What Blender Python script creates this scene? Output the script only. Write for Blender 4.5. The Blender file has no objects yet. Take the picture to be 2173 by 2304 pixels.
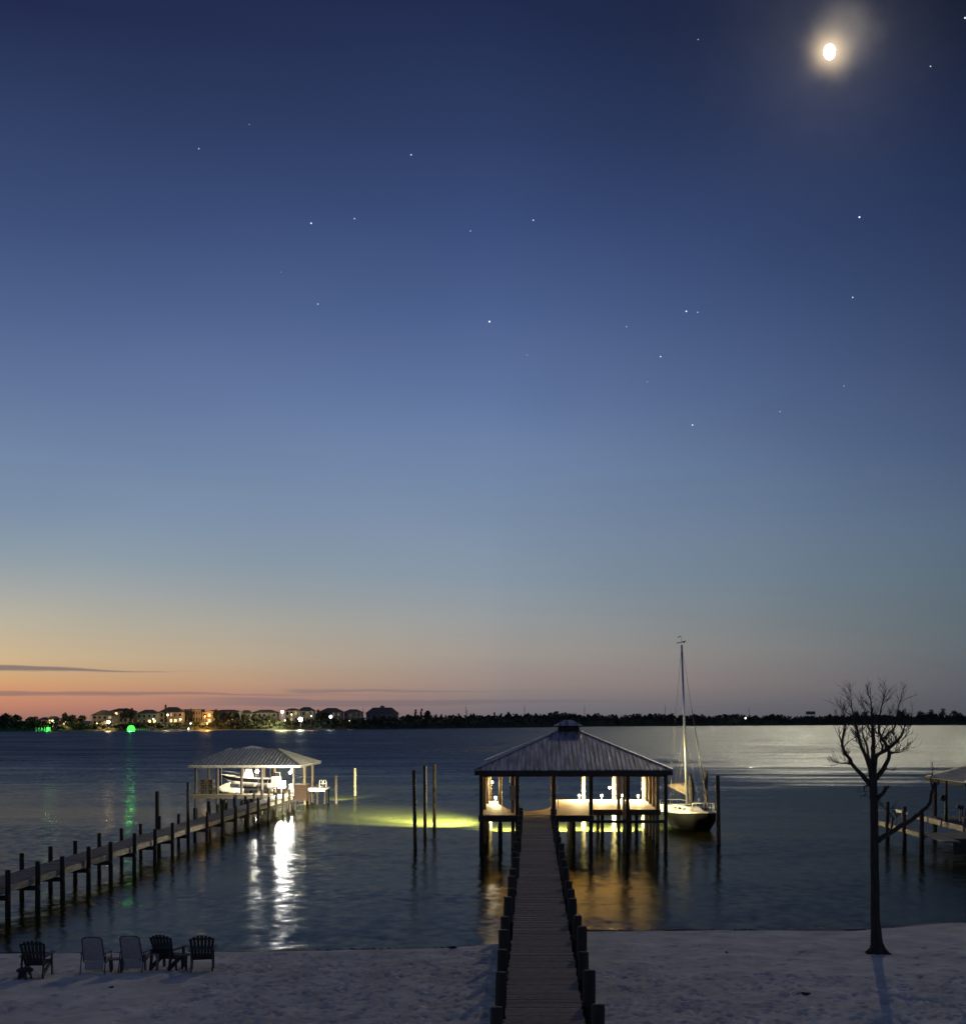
import bpy, math, random
import numpy as np
from mathutils import Vector, Matrix

random.seed(7)
rng = np.random.default_rng(11)
S = bpy.context.scene
COL = S.collection
R = math.radians

# ------------------------------------------------------------------ camera
EYE = 7.38            # eye height above the water, metres
FPX = 3028.0          # focal length in photo pixels
PX, PY = 1200.0, 1620.0   # where the pier's direction meets the horizon in the photo
cd = bpy.data.cameras.new('camera')
cd.sensor_fit = 'HORIZONTAL'
cd.sensor_width = 36
cd.lens = 36 * FPX / 2173
cd.shift_x = (1086.5 - PX) / 2173
cd.shift_y = (PY - 1152) / 2173
cd.clip_start = .1
cd.clip_end = 120000
cam = bpy.data.objects.new('camera', cd)
cam.location = (0, 0, EYE)
cam.rotation_euler = (R(90), 0, 0)
COL.objects.link(cam)
S.camera = cam

def P(x, y, Z=0.0):
    """world point at height Z seen at photo pixel x, y"""
    Y = (EYE - Z) * FPX / (y - PY)
    return Vector(((x - PX) * Y / FPX, Y, Z))

def XZ(x, y, Y):
    return Vector(((x - PX) * Y / FPX, Y, EYE - (y - PY) * Y / FPX))

# ------------------------------------------------------------------ exposure
S.view_settings.view_transform = 'Standard'
S.view_settings.look = 'None'
S.view_settings.exposure = 0
S.view_settings.gamma = 1
S.view_settings.use_curve_mapping = False
S.cycles.max_bounces = 6
S.cycles.diffuse_bounces = 3
S.cycles.glossy_bounces = 4
S.cycles.transparent_max_bounces = 8
S.cycles.sample_clamp_indirect = 4
S.cycles.caustics_reflective = False
S.cycles.caustics_refractive = False

# ------------------------------------------------------------------ sky
MOON_DIR = Vector(((1866 - PX) / FPX, 1, (PY - 116) / FPX)).normalized()
W = bpy.data.worlds.new('World')
S.world = W
W.use_nodes = True
wn, wl = W.node_tree.nodes, W.node_tree.links
wn.clear()

def lin(c):
    return tuple(((v / 255) / 12.92 if v / 255 <= .04045 else ((v / 255 + .055) / 1.055) ** 2.4) for v in c) + (1,)

def nd(nodes, typ, **kw):
    n = nodes.new(typ)
    for k, v in kw.items():
        setattr(n, k, v)
    return n

def math_(nodes, links, op, a, b=None, clamp=False):
    n = nodes.new('ShaderNodeMath'); n.operation = op; n.use_clamp = clamp
    for i, v in enumerate((a, b)):
        if v is None: continue
        if hasattr(v, 'is_output'): links.new(v, n.inputs[i])
        else: n.inputs[i].default_value = v
    return n.outputs[0]

wm = lambda op, a, b=None, clamp=False: math_(wn, wl, op, a, b, clamp)
tc = wn.new('ShaderNodeTexCoord')
sep = wn.new('ShaderNodeSeparateXYZ'); wl.new(tc.outputs['Generated'], sep.inputs[0])
elev = wm('MULTIPLY', wm('ARCSINE', sep.outputs[2]), 180 / math.pi)
azim = wm('MULTIPLY', wm('ARCTAN2', sep.outputs[0], sep.outputs[1]), 180 / math.pi)

def ramp(stops, cosaz):
    r = wn.new('ShaderNodeValToRGB')
    pts = []
    for y, c in stops:
        k_ = .10 if y < 1300 else .03; L_ = .3 * c[0] + .6 * c[1] + .1 * c[2]; c = tuple(v * (1 - k_) + L_ * k_ for v in c)
        e = math.degrees(math.atan((PY - y) * cosaz / FPX))
        pts.append((max(0, e) / 45, lin(c)))
    pts.sort()
    el = r.color_ramp.elements
    el[0].position, el[0].color = pts[0]
    el[1].position, el[1].color = pts[-1]
    for p, c in pts[1:-1]:
        k = el.new(p); k.color = c
    wl.new(wm('DIVIDE', elev, 45, True), r.inputs[0])
    return r.outputs[0]

rl = ramp([(1620, (160, 112, 102)), (1590, (198, 130, 104)), (1560, (214, 146, 106)), (1530, (218, 166, 114)), (1480, (212, 184, 142)), (1400, (190, 180, 157)),
           (1330, (167, 169, 164)), (1250, (142, 158, 168)), (1150, (124, 145, 172)), (1000, (110, 132, 168)), (850, (95, 117, 160)), (700, (78, 100, 147)),
           (500, (61, 81, 127)), (300, (49, 66, 108)), (0, (32, 42, 80)), (-500, (38, 48, 84))], math.cos(R(21)))
rc = ramp([(1620, (108, 104, 112)), (1590, (122, 116, 120)), (1540, (152, 136, 131)), (1470, (158, 150, 144)), (1400, (148, 152, 154)), (1300, (132, 148, 164)),
           (1200, (124, 144, 170)), (1050, (111, 135, 172)), (900, (95, 119, 165)), (700, (74, 97, 147)), (500, (57, 77, 127)),
           (300, (45, 62, 105)), (0, (32, 44, 82)), (-500, (38, 48, 84))], 1)
rr = ramp([(1620, (80, 82, 90)), (1540, (90, 94, 102)), (1450, (92, 103, 110)), (1300, (88, 106, 120)), (1150, (80, 101, 128)), (1000, (68, 87, 123)),
           (800, (54, 71, 110)), (500, (38, 55, 93)), (200, (26, 37, 68)), (0, (18, 26, 48)), (-500, (36, 46, 80))], math.cos(R(17)))

def wmr(v, a, b, smooth=True):
    n = wn.new('ShaderNodeMapRange'); n.clamp = True
    if smooth: n.interpolation_type = 'SMOOTHERSTEP'
    wl.new(v, n.inputs[0]); n.inputs[1].default_value = a; n.inputs[2].default_value = b
    return n.outputs[0]

def wmix(f, a, b, mode='MIX'):
    n = wn.new('ShaderNodeMix'); n.data_type = 'RGBA'; n.blend_type = mode
    if hasattr(f, 'is_output'): wl.new(f, n.inputs[0])
    else: n.inputs[0].default_value = f
    for i, v in ((6, a), (7, b)):
        if hasattr(v, 'is_output'): wl.new(v, n.inputs[i])
        else: n.inputs[i].default_value = v
    return n.outputs[2]

sky = wmix(wmr(azim, -24, -1, False), rl, rc)
sky = wmix(wmr(azim, -2, 19, False), sky, rr)
sky = wmix(wmr(azim, -50, -120), sky, rc)
sky = wmix(wmr(azim, 40, 110), sky, rc)
# thin stratus bands low over the sunset side
def cloud_noise(sx, sz, seed, detail=3):
    m = wn.new('ShaderNodeCombineXYZ')
    wl.new(wm('MULTIPLY', azim, sx), m.inputs[0]); wl.new(wm('MULTIPLY', elev, sz), m.inputs[1]); m.inputs[2].default_value = seed
    n = wn.new('ShaderNodeTexNoise'); wl.new(m.outputs[0], n.inputs['Vector'])
    n.inputs['Scale'].default_value = 1; n.inputs['Detail'].default_value = detail
    return n.outputs[0]

def band(e0, half, a0, a1, seed, thick):
    """a lens of cloud at elevation e0 between azimuths a0 and a1"""
    n = cloud_noise(.12, .4, seed)
    n2 = cloud_noise(.5, 6, seed + 3, 4)
    e = wm('ADD', wm('SUBTRACT', elev, e0), wm('MULTIPLY', wm('SUBTRACT', n, .5), .35))
    e = wm('ADD', e, wm('MULTIPLY', wm('SUBTRACT', n2, .5), .16))
    taper = wm('SUBTRACT', 1, wmr(azim, a0, a1, False))
    h = wm('MULTIPLY', taper, half)
    d = wm('SUBTRACT', h, wm('ABSOLUTE', e))
    k = wmr(d, -.02, .09)
    return wm('MULTIPLY', k, thick)

k1 = band(2.04, .36, -32, -13.6, 1.3, .85)
k2 = band(1.02, .22, -34, -3.0, 7.7, .7)
k3 = band(1.22, .13, -11.5, 4.0, 4.1, .5)
k3 = wm('MULTIPLY', k3, wmr(azim, -11.0, -9.5))
k4 = band(.72, .30, -26, 14.0, 5.2, .55)
k4 = wm('MULTIPLY', k4, wmr(azim, -17, -10))
sky = wmix(k1, sky, lin((122, 112, 112)))
sky = wmix(k2, sky, lin((134, 112, 112)))
sky = wmix(k3, sky, lin((120, 110, 116)))
sky = wmix(k4, sky, lin((116, 106, 114)))
sky = wmix(wm('MULTIPLY', band(5.0, .08, -23.5, -20.0, 2.2, .3), 1), sky, lin((140, 142, 150)))
# faint unevenness of the evening air
u = cloud_noise(.07, .16, 9.1, 2)
sky = wmix(1.0, sky, wmix(wmr(u, .3, .7), (.97, .975, .98, 1), (1.03, 1.025, 1.02, 1)), 'MULTIPLY')
# glow round the moon painted into the sky: aureole and part lens halo
vd = wn.new('ShaderNodeVectorMath'); vd.operation = 'DOT_PRODUCT'
wl.new(tc.outputs['Generated'], vd.inputs[0]); vd.inputs[1].default_value = MOON_DIR
ang = wm('MULTIPLY', wm('ARCCOSINE', wm('MINIMUM', vd.outputs['Value'], 1)), 180 / math.pi)
aw = cloud_noise(1.0, 1.0, 3.3, 2)
angw = wm('MULTIPLY', ang, wm('ADD', .86, wm('MULTIPLY', aw, .28)))
vd2 = wn.new('ShaderNodeVectorMath'); vd2.operation = 'DOT_PRODUCT'
wl.new(tc.outputs['Generated'], vd2.inputs[0]); vd2.inputs[1].default_value = (MOON_DIR + Vector((.009, 0, .012))).normalized()
angw2 = wm('MULTIPLY', wm('MULTIPLY', wm('ARCCOSINE', wm('MINIMUM', vd2.outputs['Value'], 1)), 180 / math.pi), wm('ADD', .75, wm('MULTIPLY', aw, .5)))
def gl(scale, power, amp, src=None):
    return wm('MULTIPLY', wm('EXPONENT', wm('MULTIPLY', wm('POWER', wm('DIVIDE', src or angw, scale), power), -1)), amp)
g1 = gl(.50, 1.7, 1.0); g2 = gl(1.05, 2.8, .12, angw2); g3 = gl(2.4, 1.3, .055)
sky = wmix(1.0, sky, wmix(g1, (0, 0, 0, 1), (1.0, .74, .42, 1)), 'ADD')
sky = wmix(1.0, sky, wmix(g2, (0, 0, 0, 1), (1.0, .86, .66, 1)), 'ADD')
sky = wmix(1.0, sky, wmix(g3, (0, 0, 0, 1), (.95, .9, .85, 1)), 'ADD')
bg = wn.new('ShaderNodeBackground'); wl.new(sky, bg.inputs[0]); bg.inputs[1].default_value = 1.0
wo = wn.new('ShaderNodeOutputWorld'); wl.new(bg.outputs[0], wo.inputs[0])
W.cycles.sampling_method = 'MANUAL'
W.cycles.sample_map_resolution = 1024

# ------------------------------------------------------------------ materials
MATS = {}
def pos_coord(nodes, links, space='world', scale=(1, 1, 1)):
    if space == 'world':
        g = nodes.new('ShaderNodeNewGeometry'); out = g.outputs['Position']
    else:
        g = nodes.new('ShaderNodeTexCoord'); out = g.outputs['Object']
    m = nodes.new('ShaderNodeMapping'); m.inputs['Scale'].default_value = scale
    links.new(out, m.inputs[0])
    return m.outputs[0]

def mat(name, c1, c2=None, scale=(3, 3, 3), detail=4, rough=.7, metal=0.0, bump=.0, space='world', spec=.5, lo=.35, hi=.65, rnd=.0, bscale=4):
    if name in MATS: return MATS[name]
    m = bpy.data.materials.new(name); m.use_nodes = True
    n, l = m.node_tree.nodes, m.node_tree.links
    b = n['Principled BSDF']
    b.inputs['Roughness'].default_value = rough
    b.inputs['Metallic'].default_value = metal
    b.inputs['Specular IOR Level'].default_value = spec
    c1 = tuple(c1) + (1,)
    if c2 is None: c2 = tuple(v * .72 for v in c1[:3])
    c2 = tuple(c2) + (1,)
    v = pos_coord(n, l, space, scale)
    t = n.new('ShaderNodeTexNoise'); t.inputs['Scale'].default_value = 1; t.inputs['Detail'].default_value = detail
    l.new(v, t.inputs['Vector'])
    mr = n.new('ShaderNodeMapRange'); l.new(t.outputs[0], mr.inputs[0]); mr.inputs[1].default_value = lo; mr.inputs[2].default_value = hi
    mx = n.new('ShaderNodeMix'); mx.data_type = 'RGBA'
    l.new(mr.outputs[0], mx.inputs[0]); mx.inputs[6].default_value = c1; mx.inputs[7].default_value = c2
    out = mx.outputs[2]
    if rnd:
        oi = n.new('ShaderNodeObjectInfo')
        mr2 = n.new('ShaderNodeMapRange'); l.new(oi.outputs['Random'], mr2.inputs[0]); mr2.inputs[3].default_value = 1 - rnd; mr2.inputs[4].default_value = 1 + rnd
        mm = n.new('ShaderNodeMix'); mm.data_type = 'RGBA'; mm.blend_type = 'MULTIPLY'; mm.inputs[0].default_value = 1
        l.new(out, mm.inputs[6]); l.new(mr2.outputs[0], mm.inputs[7]); out = mm.outputs[2]
    l.new(out, b.inputs['Base Color'])
    if bump:
        t2 = n.new('ShaderNodeTexNoise'); t2.inputs['Scale'].default_value = bscale; t2.inputs['Detail'].default_value = 5
        l.new(v, t2.inputs['Vector'])
        bp = n.new('ShaderNodeBump'); bp.inputs['Strength'].default_value = bump; bp.inputs['Distance'].default_value = .02
        l.new(t2.outputs[0], bp.inputs['Height']); l.new(bp.outputs[0], b.inputs['Normal'])
    MATS[name] = m
    return m

def emit(name, col, strength, sampled=True):
    if name in MATS: return MATS[name]
    m = bpy.data.materials.new(name); m.use_nodes = True
    n, l = m.node_tree.nodes, m.node_tree.links
    n.clear()
    e = n.new('ShaderNodeEmission'); e.inputs[0].default_value = tuple(col) + (1,); e.inputs[1].default_value = strength
    o = n.new('ShaderNodeOutputMaterial'); l.new(e.outputs[0], o.inputs[0])
    if not sampled: m.cycles.emission_sampling = 'NONE'
    MATS[name] = m
    return m

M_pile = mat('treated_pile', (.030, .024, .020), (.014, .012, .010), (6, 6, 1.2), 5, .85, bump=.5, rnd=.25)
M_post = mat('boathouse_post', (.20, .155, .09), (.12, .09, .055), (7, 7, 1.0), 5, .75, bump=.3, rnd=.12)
M_plank = mat('weathered_plank', (.30, .235, .175), (.17, .130, .098), (6, 14, 2), 6, .9, bump=.8, rnd=.18)
M_plankdark = mat('walkway_plank_grey', (.13, .12, .11), (.08, .074, .07), (1.5, 12, 2), 6, .85, bump=.4, rnd=.3)
M_deck = mat('deck_boards', (.19, .15, .09), (.12, .09, .055), (1.0, 9, 2), 5, .75, bump=.2, lo=.3, hi=.7)
M_beam = mat('dark_beam', (.05, .042, .036), (.03, .026, .022), (2, 2, 8), 4, .85)
M_string = mat('pale_stringer', (.40, .375, .32), (.17, .155, .14), (3, 1.2, 9), 5, .8)
M_ceiling = mat('ceiling_boards', (.72, .45, .17), (.55, .33, .11), (8, .6, 1), 4, .6)
M_tin = mat('ribbed_tin', (.52, .52, .53), (.15, .155, .165), (5.0, .35, .35), 5, .45, metal=.3, lo=.42, hi=.6)
M_tin2 = mat('pale_tin', (.78, .77, .70), (.62, .61, .56), (2.0, .4, .4), 3, .5, metal=.1)
M_rib = mat('tin_rib', (.40, .42, .46), (.20, .21, .24), (9.0, .25, .25), 4, .4, metal=.35)
M_rib2 = mat('tin_rib_pale', (.24, .24, .22), (.18, .18, .17), (2, .4, .4), 3, .5)
M_dark = mat('dark_vent', (.02, .02, .02), (.012, .012, .012), (5, 5, 5), 3, .9)
M_white = mat('white_fibreglass', (.80, .79, .75), (.66, .65, .60), (2, 2, 2), 4, .3, spec=.5)
M_navy = mat('navy_hull', (.006, .007, .010), (.004, .005, .007), (1, 1, 3), 4, .65, spec=.12)
M_canvas = mat('tan_canvas', (.22, .18, .135), (.14, .115, .09), (4, 4, 4), 5, .9, bump=.4)
M_blackcan = mat('black_canvas', (.02, .02, .022), (.012, .012, .014), (4, 4, 4), 5, .9, bump=.4)
M_alu = mat('aluminium', (.62, .62, .60), (.45, .45, .44), (4, 4, 1), 3, .35, metal=.8)
M_wire = mat('steel_wire', (.20, .20, .20), (.14, .14, .14), (4, 4, 4), 2, .6, metal=.3)
M_glassd = mat('dark_glass', (.015, .017, .02), (.01, .01, .012), (3, 3, 3), 2, .08)
M_plastic = mat('dark_plastic', (.022, .024, .032), (.014, .015, .02), (8, 8, 8), 4, .6, space='obj')
M_sling = mat('grey_sling', (.36, .35, .36), (.24, .235, .24), (40, 40, 3), 4, .9, bump=.3, space='obj')
M_pvc = mat('grey_frame', (.06, .06, .07), (.04, .04, .045), (8, 8, 8), 3, .6, space='obj')
M_bark = mat('bark', (.040, .034, .030), (.020, .017, .015), (14, 14, 2.5), 6, .95, bump=.9, bscale=2)
M_leaf = mat('dark_foliage', (.045, .055, .030), (.022, .030, .018), (.2, .2, .2), 4, .9)
M_leaf2 = mat('olive_foliage', (.060, .060, .038), (.030, .032, .022), (.3, .3, .3), 4, .9)
M_land = mat('far_land', (.05, .05, .04), (.03, .032, .024), (.05, .05, .05), 4, 1)
M_weed = mat('seaweed', (.020, .017, .012), (.010, .009, .007), (12, 12, 12), 5, .9)
M_drift = mat('driftwood', (.05, .045, .04), (.03, .026, .024), (9, 9, 9), 5, .9, bump=.5)
M_metal = mat('lamp_housing', (.05, .05, .05), (.03, .03, .03), (6, 6, 6), 2, .5, metal=.5)
M_pale = mat('pale_table', (.22, .21, .22), (.14, .14, .15), (8, 8, 8), 4, .7, space='obj')
M_brown = mat('red_brown_box', (.045, .018, .012), (.025, .011, .008), (3, 3, 8), 4, .7)
E_warm = emit('lamp_warm', (1, .86, .55), 40)
E_white = emit('lamp_white', (1, .97, .88), 60)
E_star = emit('starlight', (.82, .88, 1), 1.0, False)
E_moon = emit('moonlight', (1, .84, .57), 8600)

# ------------------------------------------------------------------ mesh helpers
class MB:
    def __init__(s): s.v, s.f = [], []
    def add(s, vs, fs):
        o = len(s.v); s.v += [tuple(v) for v in vs]; s.f += [tuple(i + o for i in f) for f in fs]; return s
    def box(s, x0, x1, y0, y1, z0, z1):
        return s.add([(x0, y0, z0), (x1, y0, z0), (x1, y1, z0), (x0, y1, z0), (x0, y0, z1), (x1, y0, z1), (x1, y1, z1), (x0, y1, z1)],
                     [(3, 2, 1, 0), (4, 5, 6, 7), (0, 1, 5, 4), (1, 2, 6, 5), (2, 3, 7, 6), (3, 0, 4, 7)])
    def bar(s, p0, p1, w, h, up=(0, 0, 1)):
        p0, p1 = Vector(p0), Vector(p1); d = (p1 - p0).normalized(); up = Vector(up)
        side = d.cross(up)
        if side.length < 1e-4: side = d.cross(Vector((1, 0, 0)))
        side.normalize(); u = side.cross(d).normalized()
        c = [(-1, -1), (1, -1), (1, 1), (-1, 1)]
        vs = [p + side * a * w / 2 + u * b * h / 2 for p in (p0, p1) for a, b in c]
        return s.add(vs, [(0, 1, 2, 3), (7, 6, 5, 4), (0, 4, 5, 1), (1, 5, 6, 2), (2, 6, 7, 3), (3, 7, 4, 0)])
    def tube(s, pts, rs, n=8, cap=True):
        pts = [Vector(p) for p in pts]
        if not hasattr(rs, '__len__'): rs = [rs] * len(pts)
        rings = []; ref = None
        for i, p in enumerate(pts):
            d = (pts[min(i + 1, len(pts) - 1)] - pts[max(i - 1, 0)]).normalized()
            if ref is None or abs(ref.dot(d)) > .95:
                ref = Vector((1, 0, 0)) if abs(d.x) < .8 else Vector((0, 1, 0))
            a = (ref - d * ref.dot(d)).normalized(); b = d.cross(a); ref = a
            rings.append([p + (a * math.cos(t) + b * math.sin(t)) * rs[i] for t in [2 * math.pi * k / n for k in range(n)]])
        vs = [v for r in rings for v in r]; fs = []
        for i in range(len(pts) - 1):
            for k in range(n):
                fs.append((i * n + k, i * n + (k + 1) % n, (i + 1) * n + (k + 1) % n, (i + 1) * n + k))
        if cap:
            fs.append(tuple(range(n - 1, -1, -1))); fs.append(tuple((len(pts) - 1) * n + k for k in range(n)))
        return s.add(vs, fs)
    def prism(s, poly, z0, z1):
        n = len(poly)
        vs = [(x, y, z0) for x, y in poly] + [(x, y, z1) for x, y in poly]
        fs = [tuple(range(n - 1, -1, -1)), tuple(range(n, 2 * n))]
        fs += [(i, (i + 1) % n, n + (i + 1) % n, n + i) for i in range(n)]
        return s.add(vs, fs)
    def ball(s, c, r, n=8, m=5, sc=(1, 1, 1)):
        vs, fs = [], []
        for j in range(m + 1):
            t = math.pi * j / m
            for k in range(n):
                a = 2 * math.pi * k / n
                vs.append((c[0] + r * sc[0] * math.sin(t) * math.cos(a), c[1] + r * sc[1] * math.sin(t) * math.sin(a), c[2] + r * sc[2] * math.cos(t)))
        for j in range(m):
            for k in range(n):
                fs.append((j * n + k, (j + 1) * n + k, (j + 1) * n + (k + 1) % n, j * n + (k + 1) % n))
        return s.add(vs, fs)
    def mesh(s, name, m, smooth=False):
        me = bpy.data.meshes.new(name); me.from_pydata(s.v, [], s.f)
        if m is not None: me.materials.append(m)
        if smooth: me.polygons.foreach_set('use_smooth', [True] * len(me.polygons))
        me.update(); return me

def tag(o, label=None, cat=None, group=None, kind=None):
    if label: o['label'] = label
    if cat: o['category'] = cat
    if group: o['group'] = group
    if kind: o['kind'] = kind
    return o

def put(name, data, parent=None, loc=None, rot=None):
    o = bpy.data.objects.new(name, data); COL.objects.link(o)
    if parent is not None: o.parent = parent
    if loc is not None: o.location = loc
    if rot is not None: o.rotation_euler = rot
    return o

def part(name, mb, m, parent=None, smooth=False, kind=None, label=None):
    """mesh built in WORLD coordinates, placed under its thing (an Empty)"""
    off = Vector((0, 0, 0))
    q = parent
    while q is not None:
        off += q.location; q = q.parent
    if off.length:
        mb.v = [(v[0] - off.x, v[1] - off.y, v[2] - off.z) for v in mb.v]
    o = put(name, mb.mesh(name, m, smooth), parent)
    if kind: o['kind'] = kind
    if label: o['label'] = label
    return o

def thing(name, label, cat, loc=(0, 0, 0), group=None, rz=0):
    o = bpy.data.objects.new(name, None); COL.objects.link(o)
    o.location = loc; o.rotation_euler = (0, 0, rz); o.empty_display_size = .3
    return tag(o, label, cat, group)

def solo(name, mb, m, label, cat, loc, group=None, smooth=False, kind=None):
    mb.v = [(v[0] - loc[0], v[1] - loc[1], v[2] - loc[2]) for v in mb.v]
    o = put(name, mb.mesh(name, m, smooth), None, loc)
    return tag(o, label, cat, group, kind)

def lamp(name, kind, loc, energy, col, parent=None, size=.06, aim=None, spot=None, blend=.5, sizey=None):
    d = bpy.data.lights.new(name, kind); d.energy = energy; d.color = col
    if kind in ('POINT', 'SPOT'): d.shadow_soft_size = size
    if kind == 'AREA':
        d.size = size
        if sizey: d.shape = 'RECTANGLE'; d.size_y = sizey
    if spot: d.spot_size = R(spot); d.spot_blend = blend
    o = bpy.data.objects.new(name, d); COL.objects.link(o)
    p = Vector(loc)
    off = Vector((0, 0, 0)); q = parent
    while q is not None: off += q.location; q = q.parent
    o.location = p - off
    if parent is not None: o.parent = parent
    if aim is not None: o.rotation_euler = (Vector(aim) - p).to_track_quat('-Z', 'Y').to_euler()
    return o

# ------------------------------------------------------------------ shore line, sand, water, far land
SX = np.array([-400, -60, -30, -16.9, -8.5, -2.9, -1.0, 1.55, 6.3, 10.9, 12.5, 15.1, 15.8, 18, 30, 60, 400], float)
SY = np.array([40, 41.2, 42.2, 42.6, 42.95, 43.6, 44.3, 46.9, 47.2, 47.1, 47.8, 49.0, 48.6, 47.6, 47, 46, 44], float)
def shore(X): return np.interp(X, SX, SY)

def sand_base(X, Y):
    d = shore(X) - Y
    z = np.where(d < 0, d * .12, np.where(d < 1.6, d * .11, .176 + (d - 1.6) * .045))
    z = np.where(d > 6, .374 + (d - 6) * .018, z)
    z = z + .05 * np.exp(-((d - 1.5) / .55) ** 2) + .022 * np.exp(-((d - 3.1) / .4) ** 2)
    return np.where(d < -20, -2.4, z)

def axis(segs):
    out = [segs[0][0]]
    for a, b, st in segs:
        n = max(1, int(round((b - a) / st))); out += list(a + (b - a) * np.arange(1, n + 1) / n)
    return np.array(out)
xs = axis([(-400, -60, 20), (-60, -18, 1.0), (-18, 16.5, .07), (16.5, 60, 1.0), (60, 400, 20)])
ys = axis([(-60, 22, 4), (22, 28.5, .4), (28.5, 44, .075), (44, 50, .1), (50, 70, 2)])
GX, GY = np.meshgrid(xs, ys)
GZ = sand_base(GX, GY)
def lumps(X, Y, n, wl, amp, seed):
    r = np.random.default_rng(seed); z = np.zeros_like(X)
    for _ in range(n):
        a = r.uniform(0, 2 * math.pi); k = 2 * math.pi / (wl * r.uniform(.6, 1.6))
        z += np.sin(k * (X * math.cos(a) + Y * math.sin(a)) + r.uniform(0, 6.28)) * amp / math.sqrt(n)
    return z
dsh = shore(GX) - GY
msk = np.clip((dsh - 1.8) / 2.5, 0, 1)
GZ = GZ + lumps(GX, GY, 9, 2.6, .022, 1) * msk + lumps(GX, GY, 14, .45, .006, 2) * np.clip(msk + .12, 0, 1) + lumps(GX, GY, 10, 1.6, .022, 5) * np.exp(-(dsh / 1.2) ** 2)
for i in range(3200):          # footprints and scuffs
    if rng.random() < .45:
        cx = rng.uniform(-9, -.9); cy = rng.uniform(29, 41.5)
    elif rng.random() < .5:
        cx = rng.uniform(1.5, 14); cy = rng.uniform(29, 36.5)
    else:
        cx = rng.uniform(-17, 16); cy = rng.uniform(29, 42)
    if shore(cx) - cy < 2.0: continue
    a = rng.uniform(0, math.pi); rx, ry = rng.uniform(.09, .17), rng.uniform(.05, .09)
    dep = rng.uniform(.02, .075)
    i0, i1 = np.searchsorted(xs, [cx - .6, cx + .6]); j0, j1 = np.searchsorted(ys, [cy - .6, cy + .6])
    X, Y = GX[j0:j1, i0:i1] - cx, GY[j0:j1, i0:i1] - cy
    U = (X * math.cos(a) + Y * math.sin(a)) / rx; V = (-X * math.sin(a) + Y * math.cos(a)) / ry
    q = U * U + V * V
    GZ[j0:j1, i0:i1] += -dep * np.exp(-q * .8) + dep * .45 * np.exp(-(np.sqrt(q) - 1.7) ** 2 * 3)
GZ = GZ + (rng.random(GZ.shape) - .5) * .014 * np.clip(msk, 0, 1)
ny, nx = GX.shape
me = bpy.data.meshes.new('sand_beach')
idx = np.arange(ny * nx).reshape(ny, nx)
fa = np.stack([idx[:-1, :-1], idx[:-1, 1:], idx[1:, 1:], idx[1:, :-1]], -1).reshape(-1, 4)
me.vertices.add(ny * nx); me.vertices.foreach_set('co', np.stack([GX, GY, GZ], -1).astype('f4').ravel())
me.loops.add(fa.size); me.loops.foreach_set('vertex_index', fa.astype('i4').ravel())
me.polygons.add(len(fa)); me.polygons.foreach_set('loop_start', (np.arange(len(fa)) * 4).astype('i4'))
me.polygons.foreach_set('use_smooth', np.ones(len(fa), bool))
me.update()
sm = bpy.data.materials.new('beach_sand'); sm.use_nodes = True
n, l = sm.node_tree.nodes, sm.node_tree.links
b = n['Principled BSDF']; b.inputs['Roughness'].default_value = .9; b.inputs['Specular IOR Level'].default_value = .2
v = pos_coord(n, l)
t = n.new('ShaderNodeTexNoise'); t.inputs['Scale'].default_value = 1.1; t.inputs['Detail'].default_value = 8; l.new(v, t.inputs[0])
mr = n.new('ShaderNodeMapRange'); l.new(t.outputs[0], mr.inputs[0]); mr.inputs[1].default_value = .3; mr.inputs[2].default_value = .7
mx = n.new('ShaderNodeMix'); mx.data_type = 'RGBA'; l.new(mr.outputs[0], mx.inputs[0])
mx.inputs[6].default_value = (.84, .78, .62, 1); mx.inputs[7].default_value = (.54, .50, .41, 1)
t3 = n.new('ShaderNodeTexNoise'); t3.inputs['Scale'].default_value = 26; t3.inputs['Detail'].default_value = 3; l.new(v, t3.inputs[0])
mr3 = n.new('ShaderNodeMapRange'); l.new(t3.outputs[0], mr3.inputs[0]); mr3.inputs[1].default_value = .66; mr3.inputs[2].default_value = .74
mx3 = n.new('ShaderNodeMix'); mx3.data_type = 'RGBA'; l.new(mr3.outputs[0], mx3.inputs[0]); l.new(mx.outputs[2], mx3.inputs[6]); mx3.inputs[7].default_value = (.12, .11, .10, 1)
sp = n.new('ShaderNodeSeparateXYZ'); g = n.new('ShaderNodeNewGeometry'); l.new(g.outputs['Position'], sp.inputs[0])
wet = n.new('ShaderNodeMapRange'); l.new(sp.outputs[2], wet.inputs[0]); wet.inputs[1].default_value = .06; wet.inputs[2].default_value = .17; wet.inputs[3].default_value = 1; wet.inputs[4].default_value = 0
mx2 = n.new('ShaderNodeMix'); mx2.data_type = 'RGBA'; l.new(wet.outputs[0], mx2.inputs[0]); l.new(mx3.outputs[2], mx2.inputs[6]); mx2.inputs[7].default_value = (.17, .155, .14, 1)
l.new(mx2.outputs[2], b.inputs['Base Color'])
bp = n.new('ShaderNodeBump'); bp.inputs['Strength'].default_value = .6; bp.inputs['Distance'].default_value = .02
t2 = n.new('ShaderNodeTexNoise'); t2.inputs['Scale'].default_value = 14; t2.inputs['Detail'].default_value = 6; l.new(v, t2.inputs[0])
l.new(t2.outputs[0], bp.inputs['Height']); l.new(bp.outputs[0], b.inputs['Normal'])
me.materials.append(sm)
tag(put('sand_beach', me), kind='structure')
def ground(X, Y): return float(sand_base(np.array(float(X)), np.array(float(Y))))

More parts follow.
